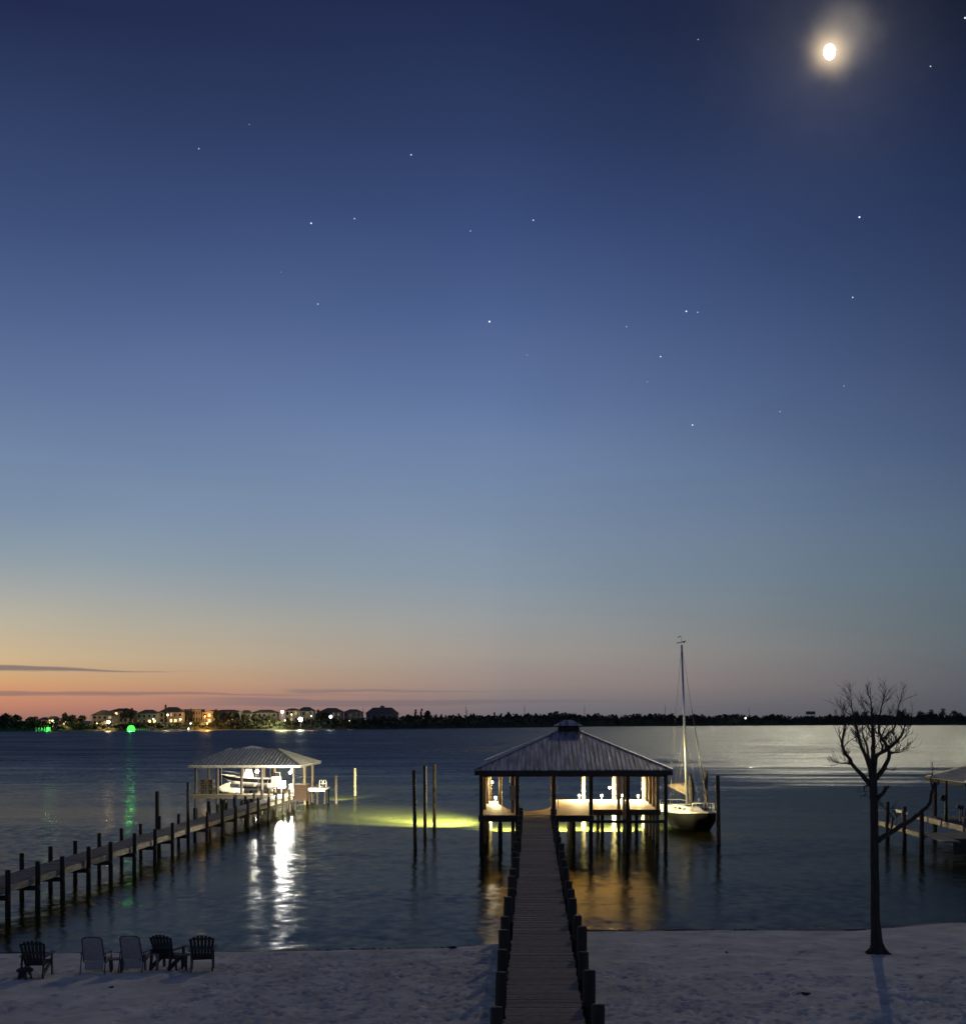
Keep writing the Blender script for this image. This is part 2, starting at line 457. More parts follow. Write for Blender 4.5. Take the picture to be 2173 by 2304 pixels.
# water
wmb = MB()
wmb.add([(-9000, 30, 0), (9000, 30, 0), (9000, 9000, 0), (-9000, 9000, 0)], [(0, 1, 2, 3)])
wt = bpy.data.materials.new('bay_water'); wt.use_nodes = True
n, l = wt.node_tree.nodes, wt.node_tree.links
q = lambda op, a, b=None, clamp=False: math_(n, l, op, a, b, clamp)
b = n['Principled BSDF']
geo = n.new('ShaderNodeNewGeometry'); sp = n.new('ShaderNodeSeparateXYZ'); l.new(geo.outputs['Position'], sp.inputs[0])
def mapr(v, a, bb, c=0., d=1., smooth=True):
    r = n.new('ShaderNodeMapRange'); r.clamp = True
    if smooth: r.interpolation_type = 'SMOOTHSTEP'
    l.new(v, r.inputs[0])
    for i, k in enumerate((a, bb, c, d)): r.inputs[i + 1].default_value = k
    return r.outputs[0]
def tex(scale, sc=(1, 1, 1), detail=3, seed=0.0):
    mp = n.new('ShaderNodeMapping'); mp.inputs['Scale'].default_value = sc; mp.inputs['Location'].default_value = (seed, seed * 2.3, seed * .7)
    l.new(geo.outputs['Position'], mp.inputs[0])
    t = n.new('ShaderNodeTexNoise'); t.inputs['Scale'].default_value = scale; t.inputs['Detail'].default_value = detail
    l.new(mp.outputs[0], t.inputs[0]); return t
big = tex(.010, (1, 2.2, 1), 4, 3.0).outputs[0]
mid = tex(.09, (.35, 1.3, 1), 4, 8.0).outputs[0]
# the wind ruffles the open bay; the water between the piers lies calmer
yy = q('ADD', q('ADD', sp.outputs[1], q('MULTIPLY', q('SUBTRACT', big, .5), 110)), q('MULTIPLY', q('SUBTRACT', mid, .5), 90))
wind = mapr(yy, 90, 360)
gust = mapr(mid, .35, .68, .6, 1.4)
amp = q('MULTIPLY', q('ADD', .14, q('MULTIPLY', wind, .35)), gust)
s1 = tex(1.9, (1, .75, 1), 3, 0.0)
s2 = tex(.55, (1, .8, 1), 2, 20.0)
def vsub(t, k):
    a = n.new('ShaderNodeVectorMath'); a.operation = 'SUBTRACT'; l.new(t.outputs['Color'], a.inputs[0]); a.inputs[1].default_value = (.5, .5, .5)
    m = n.new('ShaderNodeVectorMath'); m.operation = 'SCALE'; l.new(a.outputs[0], m.inputs[0]); m.inputs['Scale'].default_value = k
    return m.outputs[0]
ad = n.new('ShaderNodeVectorMath'); ad.operation = 'ADD'; l.new(vsub(s1, 1.0), ad.inputs[0]); l.new(vsub(s2, .42), ad.inputs[1])
sc_ = n.new('ShaderNodeVectorMath'); sc_.operation = 'SCALE'; l.new(ad.outputs[0], sc_.inputs[0]); l.new(amp, sc_.inputs['Scale'])
ms = n.new('ShaderNodeVectorMath'); ms.operation = 'MULTIPLY'; l.new(sc_.outputs[0], ms.inputs[0]); ms.inputs[1].default_value = (1.5, 1.0, 0)
up = n.new('ShaderNodeVectorMath'); up.operation = 'ADD'; l.new(ms.outputs[0], up.inputs[0]); up.inputs[1].default_value = (0, 0, 1)
nm = n.new('ShaderNodeVectorMath'); nm.operation = 'NORMALIZE'; l.new(up.outputs[0], nm.inputs[0])
n.remove(b)
gls = n.new('ShaderNodeBsdfGlossy'); gls.distribution = 'BECKMANN'; 
gcm = n.new('ShaderNodeMix'); gcm.data_type = 'RGBA'; l.new(mapr(yy, 60, 160), gcm.inputs[0]); gcm.inputs[6].default_value = (.30, .315, .34, 1); gcm.inputs[7].default_value = (.235, .262, .285, 1)
l.new(gcm.outputs[2], gls.inputs['Color'])
l.new(nm.outputs[0], gls.inputs['Normal']); l.new(q('MULTIPLY', mapr(yy, 55, 300, .20, .50), mapr(mid, .3, .7, .86, 1.14)), gls.inputs['Roughness'])
dif = n.new('ShaderNodeBsdfDiffuse'); dif.inputs['Color'].default_value = (.036, .042, .009, 1)
frs = n.new('ShaderNodeFresnel'); frs.inputs['IOR'].default_value = 1.33; l.new(nm.outputs[0], frs.inputs['Normal'])
msh = n.new('ShaderNodeMixShader'); l.new(frs.outputs[0], msh.inputs[0]); l.new(dif.outputs[0], msh.inputs[1]); l.new(gls.outputs[0], msh.inputs[2])
l.new(msh.outputs[0], n['Material Output'].inputs['Surface'])
wo_ = wmb.mesh('bay_water', wt)
tag(put('bay_water', wo_), kind='structure')

# far land: its shoreline by photo column
FX = [-900, 0, 300, 600, 900, 1100, 1300, 1600, 1900, 2173, 3000]
FY = [820, 870, 905, 960, 1080, 1230, 1420, 1640, 1800, 1850, 1900]
def far_y(px): return float(np.interp(px, FX, FY))
def far_x(px, Y): return (px - PX) * Y / FPX
lm = MB(); prev = None
vs, fs = [], []
pxs = list(range(-900, 3001, 60))
for i, px in enumerate(pxs):
    Y = far_y(px); X = far_x(px, Y)
    vs += [(X, Y, -.3), (X, Y + 3, .7), (X + (px - PX) * 20 / FPX, Y + 60, 1.2), (far_x(px, 7000), 7000, 2.0)]
    if i:
        a, c = (i - 1) * 4, i * 4
        for k in range(3): fs.append((a + k, c + k, c + k + 1, a + k + 1))
lm.add(vs, fs)
tag(put('far_shore', lm.mesh('far_shore', M_land)), kind='structure')

# ------------------------------------------------------------------ moon and stars
DM = 60000
moon = MB().ball((0, 0, 0), DM * 12 / FPX, 40, 26, (.92, .92, 1.22))
o = put('moon', moon.mesh('moon', E_moon, True), None, MOON_DIR * DM + Vector((0, 0, EYE)))
tag(o, 'bright glowing white moon high in the dark upper right sky', 'moon')
DS = 50000
STARS = [(386, 288, 1.0, 'star left of centre in upper sky, right below the faintest upper left star'),
 (484, 241, .6, 'faint star high in the upper left sky, topmost of that side'),
 (604, 433, 1.5, 'bright star in the upper left sky, left of a close dimmer neighbour'),
 (688, 424, 1.1, 'star beside and right of the brightest upper left star'),
 (798, 300, 1.2, 'lone star above the middle row of stars, straight over the left mooring piles'),
 (913, 448, .9, 'slightly dim star at top centre, left of its twin over the pier'),
 (1035, 427, 1.2, 'star at upper centre, straight above the boathouse walkway'),
 (545, 528, .5, 'very faint star below the brightest upper left star'),
 (617, 590, 1.1, 'star over the small left boathouse, lowest of the left stars'),
 (950, 624, 1.8, 'brightest star in the middle of the sky, above the boathouse roof edge'),
 (1023, 689, .7, 'faint star just below right of the brightest middle star'),
 (1216, 634, .9, 'dim star left of the close pair right of centre'),
 (1332, 604, 1.5, 'brighter left star of the close pair above the mast'),
 (1354, 606, 1.0, 'dimmer right star of the close pair above the mast'),
 (1282, 692, 1.3, 'star below left of the close pair, over the boathouse corner'),
 (1256, 741, .7, 'faint star directly under a brighter one right of centre'),
 (1344, 825, 1.4, 'bright low star straight above the sailboat mast'),
 (1514, 799, .9, 'faint star right of the bright low one above the mast'),
 (1655, 577, 1.2, 'star right of centre under the moon, lower of two'),
 (1668, 421, 1.7, 'bright star right under the moon, upper of two'),
 (1806, 128, 1.1, 'star right of the moon near the right edge'),
 (1355, 76, .8, 'faint star far left of the moon near the top edge'),
 (1638, 749, .8, 'faint star in the right sky over the bare tree'),
 (1418, 1055, .6, 'very faint low star right of the mast line'),
 (1625, 1244, .5, 'very faint star low above the bare tree'),
 (1483, 1241, .5, 'very faint star low in the sky, right of the mast top'),
 (1873, 34, 1.6, 'bright star cut by the right edge near the top corner')]
for sx_, sy_, s, lab in STARS:
    x, y = sx_ * 1.159, sy_ * 1.159
    d = Vector(((x - PX) / FPX, 1, (PY - y) / FPX)).normalized()
    r = DS / FPX * (.85 + .55 * s)
    sb = MB().ball((0, 0, 0), r, 6, 4)
    o = put('star', sb.mesh('star', emit('starlight_%d' % int(s * 10), (.80, .87, 1), .16 + .5 * s * s, False)), None, d * DS + Vector((0, 0, EYE)))
    tag(o, lab, 'star', 'stars in the evening sky')

# ------------------------------------------------------------------ roofs
def hip_roof(parent, x0, x1, y0, y1, ze, rx0, rx1, ry0, ry1, zr, m_slope, m_rib, m_ceil, rib=.3, th=.05, ribh=.03, ribw=.035):
    E = [(x0, y0), (x1, y0), (x1, y1), (x0, y1)]; T = [(rx0, ry0), (rx1, ry0), (rx1, ry1), (rx0, ry1)]
    for k in range(4):
        a, c = E[k], E[(k + 1) % 4]; t0, t1 = T[k], T[(k + 1) % 4]
        vs = [(a[0], a[1], ze), (c[0], c[1], ze), (t1[0], t1[1], zr), (t0[0], t0[1], zr)]
        vs += [(p[0], p[1], p[2] - th) for p in vs]
        part('roof_slope', MB().add(vs, [(0, 1, 2, 3), (7, 6, 5, 4), (0, 4, 5, 1), (1, 5, 6, 2), (2, 6, 7, 3), (3, 7, 4, 0)]), m_slope, parent)
    vs = [(p[0] * .995 + T[i][0] * .005, p[1] * .995 + T[i][1] * .005, ze - th - .02) for i, p in enumerate(E)] + [(p[0], p[1], zr - th - .02) for p in T]
    part('ceiling', MB().add(vs, [(4, 5, 1, 0), (5, 6, 2, 1), (6, 7, 3, 2), (7, 4, 0, 3), (7, 6, 5, 4)]), m_ceil, parent)
    rb = MB()
    def one(p, q):
        p, q = Vector(p), Vector(q)
        if (q - p).length > .15: rb.bar(p + Vector((0, 0, ribh / 2)), q + Vector((0, 0, ribh / 2)), ribw, ribh)
    X = x0 + rib * .6
    while X < x1:
        t = (X - x0) / (rx0 - x0) if X < rx0 else ((x1 - X) / (x1 - rx1) if X > rx1 else 1)
        z = ze + (zr - ze) * t
        one((X, y0 + .005, ze), (X, y0 + (ry0 - y0) * t, z)); one((X, y1, ze), (X, y1 + (ry1 - y1) * t, z)); X += rib
    Yq = y0 + rib * .6
    while Yq < y1:
        t = (Yq - y0) / (ry0 - y0) if Yq < ry0 else ((y1 - Yq) / (y1 - ry1) if Yq > ry1 else 1)
        z = ze + (zr - ze) * t
        one((x0, Yq, ze), (x0 + (rx0 - x0) * t, Yq, z)); one((x1, Yq, ze), (x1 + (rx1 - x1) * t, Yq, z)); Yq += rib
    part('roof_ribs', rb, m_rib, parent, kind='stuff')
    for i in range(4):
        p, t = E[i], T[i]
        part('hip_cap', MB().bar((p[0], p[1], ze + .03), (t[0], t[1], zr + .03), .16, .05), m_rib, parent)

def pile_mb(x, y, z0, z1, r=.115, lean=(0, 0), n=12):
    k = random.random() * 6
    return MB().tube([(x, y, z0), (x + lean[0] * .5, y + lean[1] * .5, (z0 + z1) / 2), (x + lean[0], y + lean[1], z1 - .02), (x + lean[0], y + lean[1], z1)], [r * 1.03, r, r * .97, r * .9], n)

# ------------------------------------------------------------------ main pier walkway
DZ = 2.03
pier = thing('wooden_pier', 'long straight wooden walkway running from the beach to the lit boathouse', 'pier', (.2, 22, ground(.2, 22)))
WX0, WX1 = -.53, .92
Y = 22.0; i = 0; rest = MB()
pl_me = {}
for k in range(6):
    L = WX1 - WX0 + random.uniform(-.05, .05); dx = random.uniform(-.02, .02)
    mb = MB().box(-L / 2 + dx, L / 2 + dx, -.0655, .0655, -.02, .02)
    pl_me[k] = mb.mesh('plank', M_plank)
while Y < 75.15:
    zz = random.uniform(-.005, .006)
    if i < 300:
        o = put('plank', pl_me[random.randrange(6)], pier)
        o.location = Vector(((WX0 + WX1) / 2 + random.uniform(-.015, .015), Y, DZ - .02 + zz)) - pier.location
        o.rotation_euler = (random.uniform(-.01, .01), random.uniform(-.004, .004), random.uniform(-.004, .004))
    else:
        rest.box(WX0 + random.uniform(-.03, .03), WX1 + random.uniform(-.03, .03), Y - .065, Y + .065, DZ - .04 + zz, DZ + zz)
    Y += .141; i += 1
part('far_planks', rest, M_plank, pier, kind='stuff')
for x in (WX0 + .03, WX1 - .09, .2):
    part('stringer', MB().box(x, x + .06, 21.9, 75.2, DZ - .30, DZ - .045), M_beam, pier)
pys = [19.7, 22.45, 25.2, 27.9, 30.5, 32.9, 35.4, 37.8, 40.2, 42.9, 45.8, 48.8, 51.8, 54.7, 57.6, 60.6, 63.5, 66.5, 69.5, 72.4]
for y in pys:
    for sx in (-.655, 1.045):
        g = min(ground(sx, y), -.4 if y > 47 else 9) - .3
        part('piling', pile_mb(sx + random.uniform(-.015, .015), y + random.uniform(-.05, .05), g, DZ + .62 + random.uniform(-.09, .07), random.uniform(.108, .124), (random.uniform(-.05, .05), random.uniform(-.04, .04))), M_pile, pier, True)
    part('crossbeam', MB().box(-.56, .95, y - .05, y + .05, DZ - .50, DZ - .305), M_beam, pier)
for sx in (-.70, 1.15):
    part('piling', pile_mb(sx, 74.9, -1, DZ + .36, .15), M_pile, pier, True)

# ------------------------------------------------------------------ main boathouse
bh = thing('boathouse', 'large open lamp lit boathouse with ribbed metal roof and cupola at the pier end', 'boathouse', (2.2, 83, 0))
hip_roof(bh, -3.25, 7.7, 74.5, 91.6, 4.62, 1.45, 2.85, 82.2, 83.8, 6.66, M_tin, M_rib, M_ceiling, .245, ribh=.035, ribw=.04)
for (a, c) in (((-3.24, 74.52), (7.69, 74.52)), ((7.69, 74.52), (7.69, 91.58)), ((7.69, 91.58), (-3.24, 91.58)), ((-3.24, 91.58), (-3.24, 74.52))):
    part('fascia_board', MB().bar((a[0], a[1], 4.43), (c[0], c[1], 4.43), .04, .27), M_beam, bh)
cup = part('cupola', MB().box(1.5, 2.8, 82.3, 83.7, 6.6, 7.02), M_dark, bh)
for j in range(4):
    part('louvre', MB().bar((1.48, 82.27, 6.70 + j * .09), (2.82, 82.27, 6.70 + j * .09), .03, .025), M_beam, cup)
cr = MB(); z0, z1 = 7.02, 7.38
cr.add([(1.25, 82.0, z0), (3.05, 82.0, z0), (3.05, 84.0, z0), (1.25, 84.0, z0), (1.95, 82.8, z1), (2.35, 82.8, z1), (2.35, 83.2, z1), (1.95, 83.2, z1)],
       [(0, 1, 5, 4), (1, 2, 6, 5), (2, 3, 7, 6), (3, 0, 4, 7), (4, 5, 6, 7), (3, 2, 1, 0)])
part('cupola_roof', cr, M_tin, cup)
rbm = MB()
for j in range(9):
    x = 1.35 + j * .2; xt = 1.95 + (x - 1.25) / 1.8 * .4
    t = min(1, (x - 1.25) / .7, (3.05 - x) / .7)
    rbm.bar((x, 82.0, z0 + .01), (x, 82.0 + .8 * t, z0 + .36 * t + .01), .03, .02)
part('cupola_ribs', rbm, M_rib, cup, kind='stuff')
# deck with its curved slip
deck_poly = [(-3.0, 75.3), (3.3, 75.3), (3.3, 80.2), (7.5, 80.2), (7.5, 90.3), (1.5, 90.3), (1.45, 86), (.91, 81.4), (.5, 79.9), (.16, 79.2), (-.2, 78.8),
             (-.6, 78.8), (-1.07, 79.4), (-1.6, 81), (-2.05, 84.4), (-2.2, 86.5), (-2.2, 90.3), (-3.0, 90.3)]
part('deck', MB().prism(deck_poly, DZ - .05, DZ), M_deck, bh)
edge = MB()
part('edge_board', MB().box(-3.02, -.78, 75.22, 75.29, DZ - .36, DZ - .02), M_beam, bh)
part('edge_board', MB().box(1.28, 3.32, 75.22, 75.29, DZ - .36, DZ - .02), M_beam, bh)
part('edge_board', MB().box(3.31, 7.5, 80.12, 80.19, DZ - .34, DZ - .02), M_beam, bh)
part('edge_board', MB().box(3.31, 3.37, 75.3, 80.1, DZ - .34, DZ - .02), M_beam, bh)
part('edge_board', MB().box(-3.07, -3.005, 75.3, 90.3, DZ - .36, DZ - .02), M_beam, bh)
part('edge_board', MB().box(7.505, 7.57, 80.2, 90.3, DZ - .34, DZ - .02), M_beam, bh)
part('lower_beam', MB().box(3.3, 7.45, 75.2, 75.36, 1.60, 1.76), M_beam, bh)
for y in (78.5, 84, 89.5):
    part('joist', MB().box(-2.95, -2.25, y - .08, y + .08, DZ - .34, DZ - .06), M_beam, bh)
for y in (82.5, 86, 89.5):
    part('joist', MB().box(1.6, 7.45, y - .08, y + .08, DZ - .34, DZ - .06), M_beam, bh)
def bpost(x, y, r=.115, top=4.42, lean=0):
    part('post', pile_mb(x, y, -1.2, top, r, (lean, 0)), M_pile if y < 76 else M_post, bh, True)  # front row takes the dark pile wood, its backlit silhouette put into colour
rowY = [75.42, 80.4, 85.4, 90.5]
for y in rowY: bpost(-2.98 + .06, y); bpost(7.40, y)
for x in (-.90, 1.14, 3.22, 5.28): bpost(x, 75.42)
bpost(-1.18, 77.6, .11)
bpost(-2.1, 85.4, .12); bpost(1.14, 80.6, .115)
for x in (3.36, 5.4): bpost(x, 90.4, .125)
bpost(5.1, 80.5, .10); bpost(5.33, 79.2, .09)
bpost(7.40, 83.0, .1); bpost(7.40, 88, .1)
for x in (-1.9, .9, 2.3, 4.2, 6.3):
    for y in (77.2, 82.4, 88): 
        if y < 80 and x > 3.3: continue
        if x in (-1.9, .9) and y > 78: continue
        part('support_pile', pile_mb(x, y, -1.2, DZ - .34, .12), M_pile, bh, True)
for (a, c) in (((-2.92, 75.42), (7.4, 75.42)), ((7.4, 75.42), (7.4, 90.5)), ((-2.92, 75.42), (-2.92, 90.5)), ((-2.92, 90.5), (7.4, 90.5))):
    part('header_beam', MB().bar((a[0], a[1], 4.30), (c[0], c[1], 4.30), .09, .22), M_beam, bh)
for y in (80.4, 85.4):
    part('rafter_beam', MB().bar((-2.92, y, 4.32), (7.4, y, 4.32), .09, .2), M_post, bh)
# fittings on the posts
def solo_box(name, x0, x1, y0, y1, z0, z1, m, label, cat):
    t = thing(name, label, cat, ((x0 + x1) / 2, (y0 + y1) / 2, z0))
    part('body', MB().box(x0, x1, y0, y1, z0, z1), m, t)
    part('lid', MB().box(x0 - .015, x1 + .015, y0 - .02, y1 + .015, z1, z1 + .025), m, t)
    return t
solo_box('electrical_box', -1.36, -1.02, 77.35, 77.47, 2.75, 3.55, mat('grey_enamel', (.25, .26, .27), (.18, .19, .2), (4, 4, 4), 3, .5), 'grey electrical box on the post left of the walkway entrance', 'electrical box')
t = thing('post_light', 'small unlit white light above the grey electrical box', 'light', (-1.25, 77.4, 3.9))
part('shade', MB().tube([(-1.3, 77.4, 3.75), (-1.3, 77.4, 4.2)], [.07, .055], 10), M_white, t)
part('bracket', MB().bar((-1.3, 77.4, 3.95), (-1.18, 77.58, 3.95), .03, .03), M_metal, t)
t = thing('water_pipe', 'thin white pipe standing beside the front post right of the walkway', 'pipe', (1.36, 76.2, DZ))
part('riser', MB().tube([(1.38, 76.2, DZ), (1.38, 76.2, 3.75)], .022, 8), M_white, t)
part('tap', MB().tube([(1.38, 76.2, 3.0), (1.38, 76.05, 2.98)], .03, 6), M_metal, t)

def flood(name, p, aim, energy, col, label, h=.3, mat_e=E_warm, sz=.075, spot=None):
    """low flood light on a stake: stand, housing, lens"""
    t = thing(name, label, 'lamp', (p[0], p[1], p[2] - h), 'low flood lamps round the boathouse deck')
    d = (Vector(aim) - Vector(p)).normalized()
    part('stand', MB().tube([(p[0], p[1], p[2] - h), (p[0], p[1], p[2] - .1)], .02, 6), M_metal, t)
    part('housing', MB().tube([Vector(p) - d * .14, Vector(p) - d * .02], [sz * .7, sz * 1.1], 10), M_metal, t)
    part('lens', MB().ball(tuple(Vector(p) + d * .01), sz, 10, 6), mat_e, t, True)
    lamp('lamp_light', 'POINT', Vector(p) + d * (sz + .1), energy, col, t, .10)
    return t
WC = (1, .79, .37)
flood('deck_lamp', (-2.45, 87.3, 2.33), (-1.5, 83, 2.6), 2300, WC, 'glowing low lamp on the narrow left finger of the boathouse deck')
flood('deck_lamp', (3.05, 89.7, 2.33), (2.5, 86, 2.8), 2300, WC, 'glowing low lamp by the left back post of the boathouse deck')
flood('deck_lamp', (4.55, 89.7, 2.33), (4.4, 85, 2.7), 2300, WC, 'glowing low lamp between the two back posts of the boathouse deck')
flood('deck_lamp', (5.95, 89.7, 2.33), (5.5, 85, 2.7), 2300, WC, 'glowing low lamp just right of the right back post of the boathouse deck')
flood('deck_lamp', (6.95, 89.4, 2.33), (6.5, 85, 2.7), 2300, WC, 'glowing low lamp in the right back corner of the boathouse deck')
def post_lamp(p, side, label, e=28):
    t = thing('post_lamp', label, 'lamp', p, 'small lamps on the boathouse posts')
    part('bracket', MB().bar(p, (p[0] + side * .14, p[1] - .06, p[2]), .03, .04), M_metal, t)
    part('bulb', MB().ball((p[0] + side * .18, p[1] - .1, p[2] - .03), .07, 8, 5), E_warm, t, True)
    lamp('lamp_light', 'POINT', (p[0] + side * .18, p[1] - .22, p[2] - .1), e, (1, .85, .55), t, .07)
post_lamp((-2.8, 85.4, 3.45), 1, 'small bright lamp on the left side row of boathouse posts')
post_lamp((5.28, 90.4, 2.85), -1, 'small bright lamp on the right back post of the boathouse')
# lights below deck level that make the water glow green-yellow
def under(p, aim, e, col, label, spot=None, blend=.6, s=.09):
    t = thing('underdeck_light', label, 'light', p, 'green yellow lights just over the water')
    part('housing', MB().box(p[0] - .09, p[0] + .09, p[1] - .06, p[1] + .06, p[2] + .06, p[2] + .18), M_metal, t)
    part('lens', MB().ball((p[0], p[1], p[2] + .04), .05, 8, 5), emit('green_lens', (.75, 1, .25), 6), t, True)
    lamp('lamp_light', 'SPOT' if spot else 'POINT', p, e, col, t, s, aim, spot, blend)
GC = (1, .95, .42)
for x, lab in ((-1.4, 'small light under the back edge of the boathouse slip'), (1.7, 'small light under the left back edge of the main deck'),
               (4.4, 'small light under the middle back edge of the main deck'), (5.9, 'small light under the right back edge of the main deck')):
    under((x, 89.4, 1.45), (x, 90.6, 0), 32000, GC, lab, 128, .5)
t = thing('flood_lamp', 'flood lamp on the left side of the boathouse shining out over the water', 'lamp', (-3.12, 90.3, 4.1))
part('bracket', MB().bar((-3.0, 90.4, 4.1), (-3.16, 90.3, 4.1), .04, .04), M_metal, t)
part('housing', MB().box(-3.3, -3.16, 90.2, 90.4, 4.02, 4.18), M_metal, t)
lamp('lamp_light', 'SPOT', (-3.36, 90.35, 4.1), 210000, (1, .92, .60), t, .08, (-8.6, 98.0, -.8), 66, .9)
lamp('lamp_light', 'SPOT', (-3.36, 90.35, 4.15), 520000, (1, .92, .60), t, .08, (-10.5, 105, -3.4), 43, .8)
lamp('lamp_light', 'SPOT', (-3.36, 90.2, 4.1), 8000, (1, .88, .62), t, .08, (-19.7, 72, 1.6), 44, .8)

# ------------------------------------------------------------------ mooring piles
def mooring(x, y, top, r, label, lean=0, m=M_pile):
    solo('mooring_pile', pile_mb(x, y, -1.2, top, r, (lean, 0)), m, label, 'mooring pile', (x, y, 0), 'mooring piles standing in the water', True)
M_mp = mat('mooring_wood', (.085, .07, .052), (.04, .033, .025), (7, 7, 1.0), 5, .85, bump=.5)
mooring(-6.72, 76.8, 4.5, .105, 'nearest of the three tall piles left of the boathouse', -.10, M_mp)
mooring(-6.75, 84.0, 4.55, .105, 'middle of the three tall piles left of the boathouse', -.03, M_mp)
mooring(-6.72, 91.3, 4.38, .11, 'farthest of the three tall piles left of the boathouse, lit along one side', 0, mat('dimmed_mooring_wood', (.03, .025, .018), (.015, .012, .01), (7, 7, 1), 5, .8))  # darker copy of the mooring wood, painted down against the flood lamp's glare
mooring(12.3, 96.0, 3.73, .14, 'tall pile close behind the sailboat bow', 0, M_mp)
mooring(10.95, 79.5, 4.1, .13, 'tall pile standing alone right of the sailboat', -.08, M_mp)
mooring(-22.5, 80.5, 3.1, .12, 'tall dark pile behind the middle of the left walkway')
mooring(-27.2, 106, 2.45, .12, 'dark pile left of the small left boathouse')
mooring(-17.3, 118, 2.5, .12, 'short pale pile right of the small left boathouse, nearer of two', 0, M_mp)
mooring(-17.3, 130.7, 2.7, .12, 'short pale pile right of the small left boathouse, farther of two', 0, M_mp)

# ------------------------------------------------------------------ left dock
LZ = 1.2
ld = thing('left_dock', 'long grey wooden walkway on piles leading to the small boathouse at left', 'dock', (-20.4, 40, ground(-20.4, 40)))
pm = MB(); Y = 38.0
while Y < 111:
    z = random.uniform(-.006, .006)
    pm.box(-21.05 + random.uniform(-.02, .02), -19.72 + random.uniform(-.02, .02), Y - .066, Y + .066, LZ - .04 + z, LZ + z); Y += .143
part('planks', pm, M_plankdark, ld, kind='stuff')
for x in (-21.02, -20.4):
    part('stringer', MB().box(x, x + .06, 38, 111, LZ - .32, LZ - .05), M_beam, ld)
yy0 = 38.0
while yy0 < 110:
    y1 = min(yy0 + 3.6, 111)
    part('side_board', MB().bar((-19.68, yy0, LZ - .17 + random.uniform(-.015, .015)), (-19.68 + random.uniform(-.01, .01), y1 - .02, LZ - .17 + random.uniform(-.015, .015)), .05, .26), M_string, ld)
    yy0 = y1
lys = [40.4, 43.6, 46.8, 50, 53, 55.85, 59.05, 62.2, 65.8, 69.4, 72.8, 76.2, 80.5, 84.4, 88.2, 92, 95.6, 99.2, 102.2, 105, 107.7, 110]
for y in lys:
    part('piling', pile_mb(-19.52, y, -1.2, 1.80 + random.uniform(-.10, .1), .105, (random.uniform(-.03, .03), 0)), M_pile, ld, True)
    part('piling', pile_mb(-21.2, y + random.uniform(-.1, .1), -1.2, 1.84 + random.uniform(-.1, .1), .10, (random.uniform(-.03, .03), 0)), M_pile, ld, True)
    part('crossbeam', MB().box(-21.3, -19.4, y - .2, y - .12, LZ - .52, LZ - .33), M_beam, ld)

lb = thing('small_boathouse', 'small open boathouse with pale ribbed hip roof at the end of the left dock', 'boathouse', (-24, 116, 0))
hip_roof(lb, -28.5, -19.2, 111, 121.6, 3.60, -26.3, -22.1, 116.0, 116.6, 4.86, M_tin2, M_rib2, M_ceiling, .31, ribh=.05, ribw=.12)
cp = MB(); cp.add([(-25.6, 116.3, 4.84), (-23.4, 116.3, 4.84), (-23.4, 118.5, 4.84), (-25.6, 118.5, 4.84), (-24.6, 117.3, 5.12), (-24.4, 117.3, 5.12)],
                  [(0, 1, 5, 4), (1, 2, 5), (2, 3, 4, 5), (3, 0, 4), (3, 2, 1, 0)])
part('roof_cap', cp, M_tin2, lb)
for (a, c) in (((-28.49, 111.02), (-19.21, 111.02)), ((-19.21, 111.02), (-19.21, 121.58)), ((-19.21, 121.58), (-28.49, 121.58)), ((-28.49, 121.58), (-28.49, 111.02))):
    part('fascia_board', MB().bar((a[0], a[1], 3.49), (c[0], c[1], 3.49), .04, .14), M_string, lb)
for x, y in ((-27.95, 111.5), (-28.1, 116.5), (-28.1, 121.1), (-24.2, 111.6), (-22.5, 111.6), (-24.2, 121), (-22.4, 116.6), (-19.85, 111.5), (-19.9, 117), (-19.9, 121.2), (-26.2, 111.6)):
    part('post', pile_mb(x, y, -1.2, 3.5, .12), M_post if x > -25 and y > 114 else M_pile, lb, True)
for poly in ([(-28.3, 111.2), (-25.0, 111.2), (-25.0, 113.2), (-28.3, 113.2)], [(-25.0, 111.2), (-19.5, 111.2), (-19.5, 113.0), (-25.0, 113.0)],
             [(-21.4, 113.0), (-19.5, 113.0), (-19.5, 122), (-21.4, 122)], [(-28.3, 119.8), (-21.4, 119.8), (-21.4, 122), (-28.3, 122)]):
    part('deck', MB().prism(poly, LZ - .12, LZ), M_deck, lb)
part('edge_board', MB().box(-28.3, -21.2, 111.1, 111.19, LZ - .34, LZ - .02), M_beam, lb)
for x in (-27, -25.5, -23.4, -21.6, -20.4):
    for y in (111.8, 121.5):
        part('support_pile', pile_mb(x, y, -1.2, LZ - .12, .12), M_pile, lb, True)
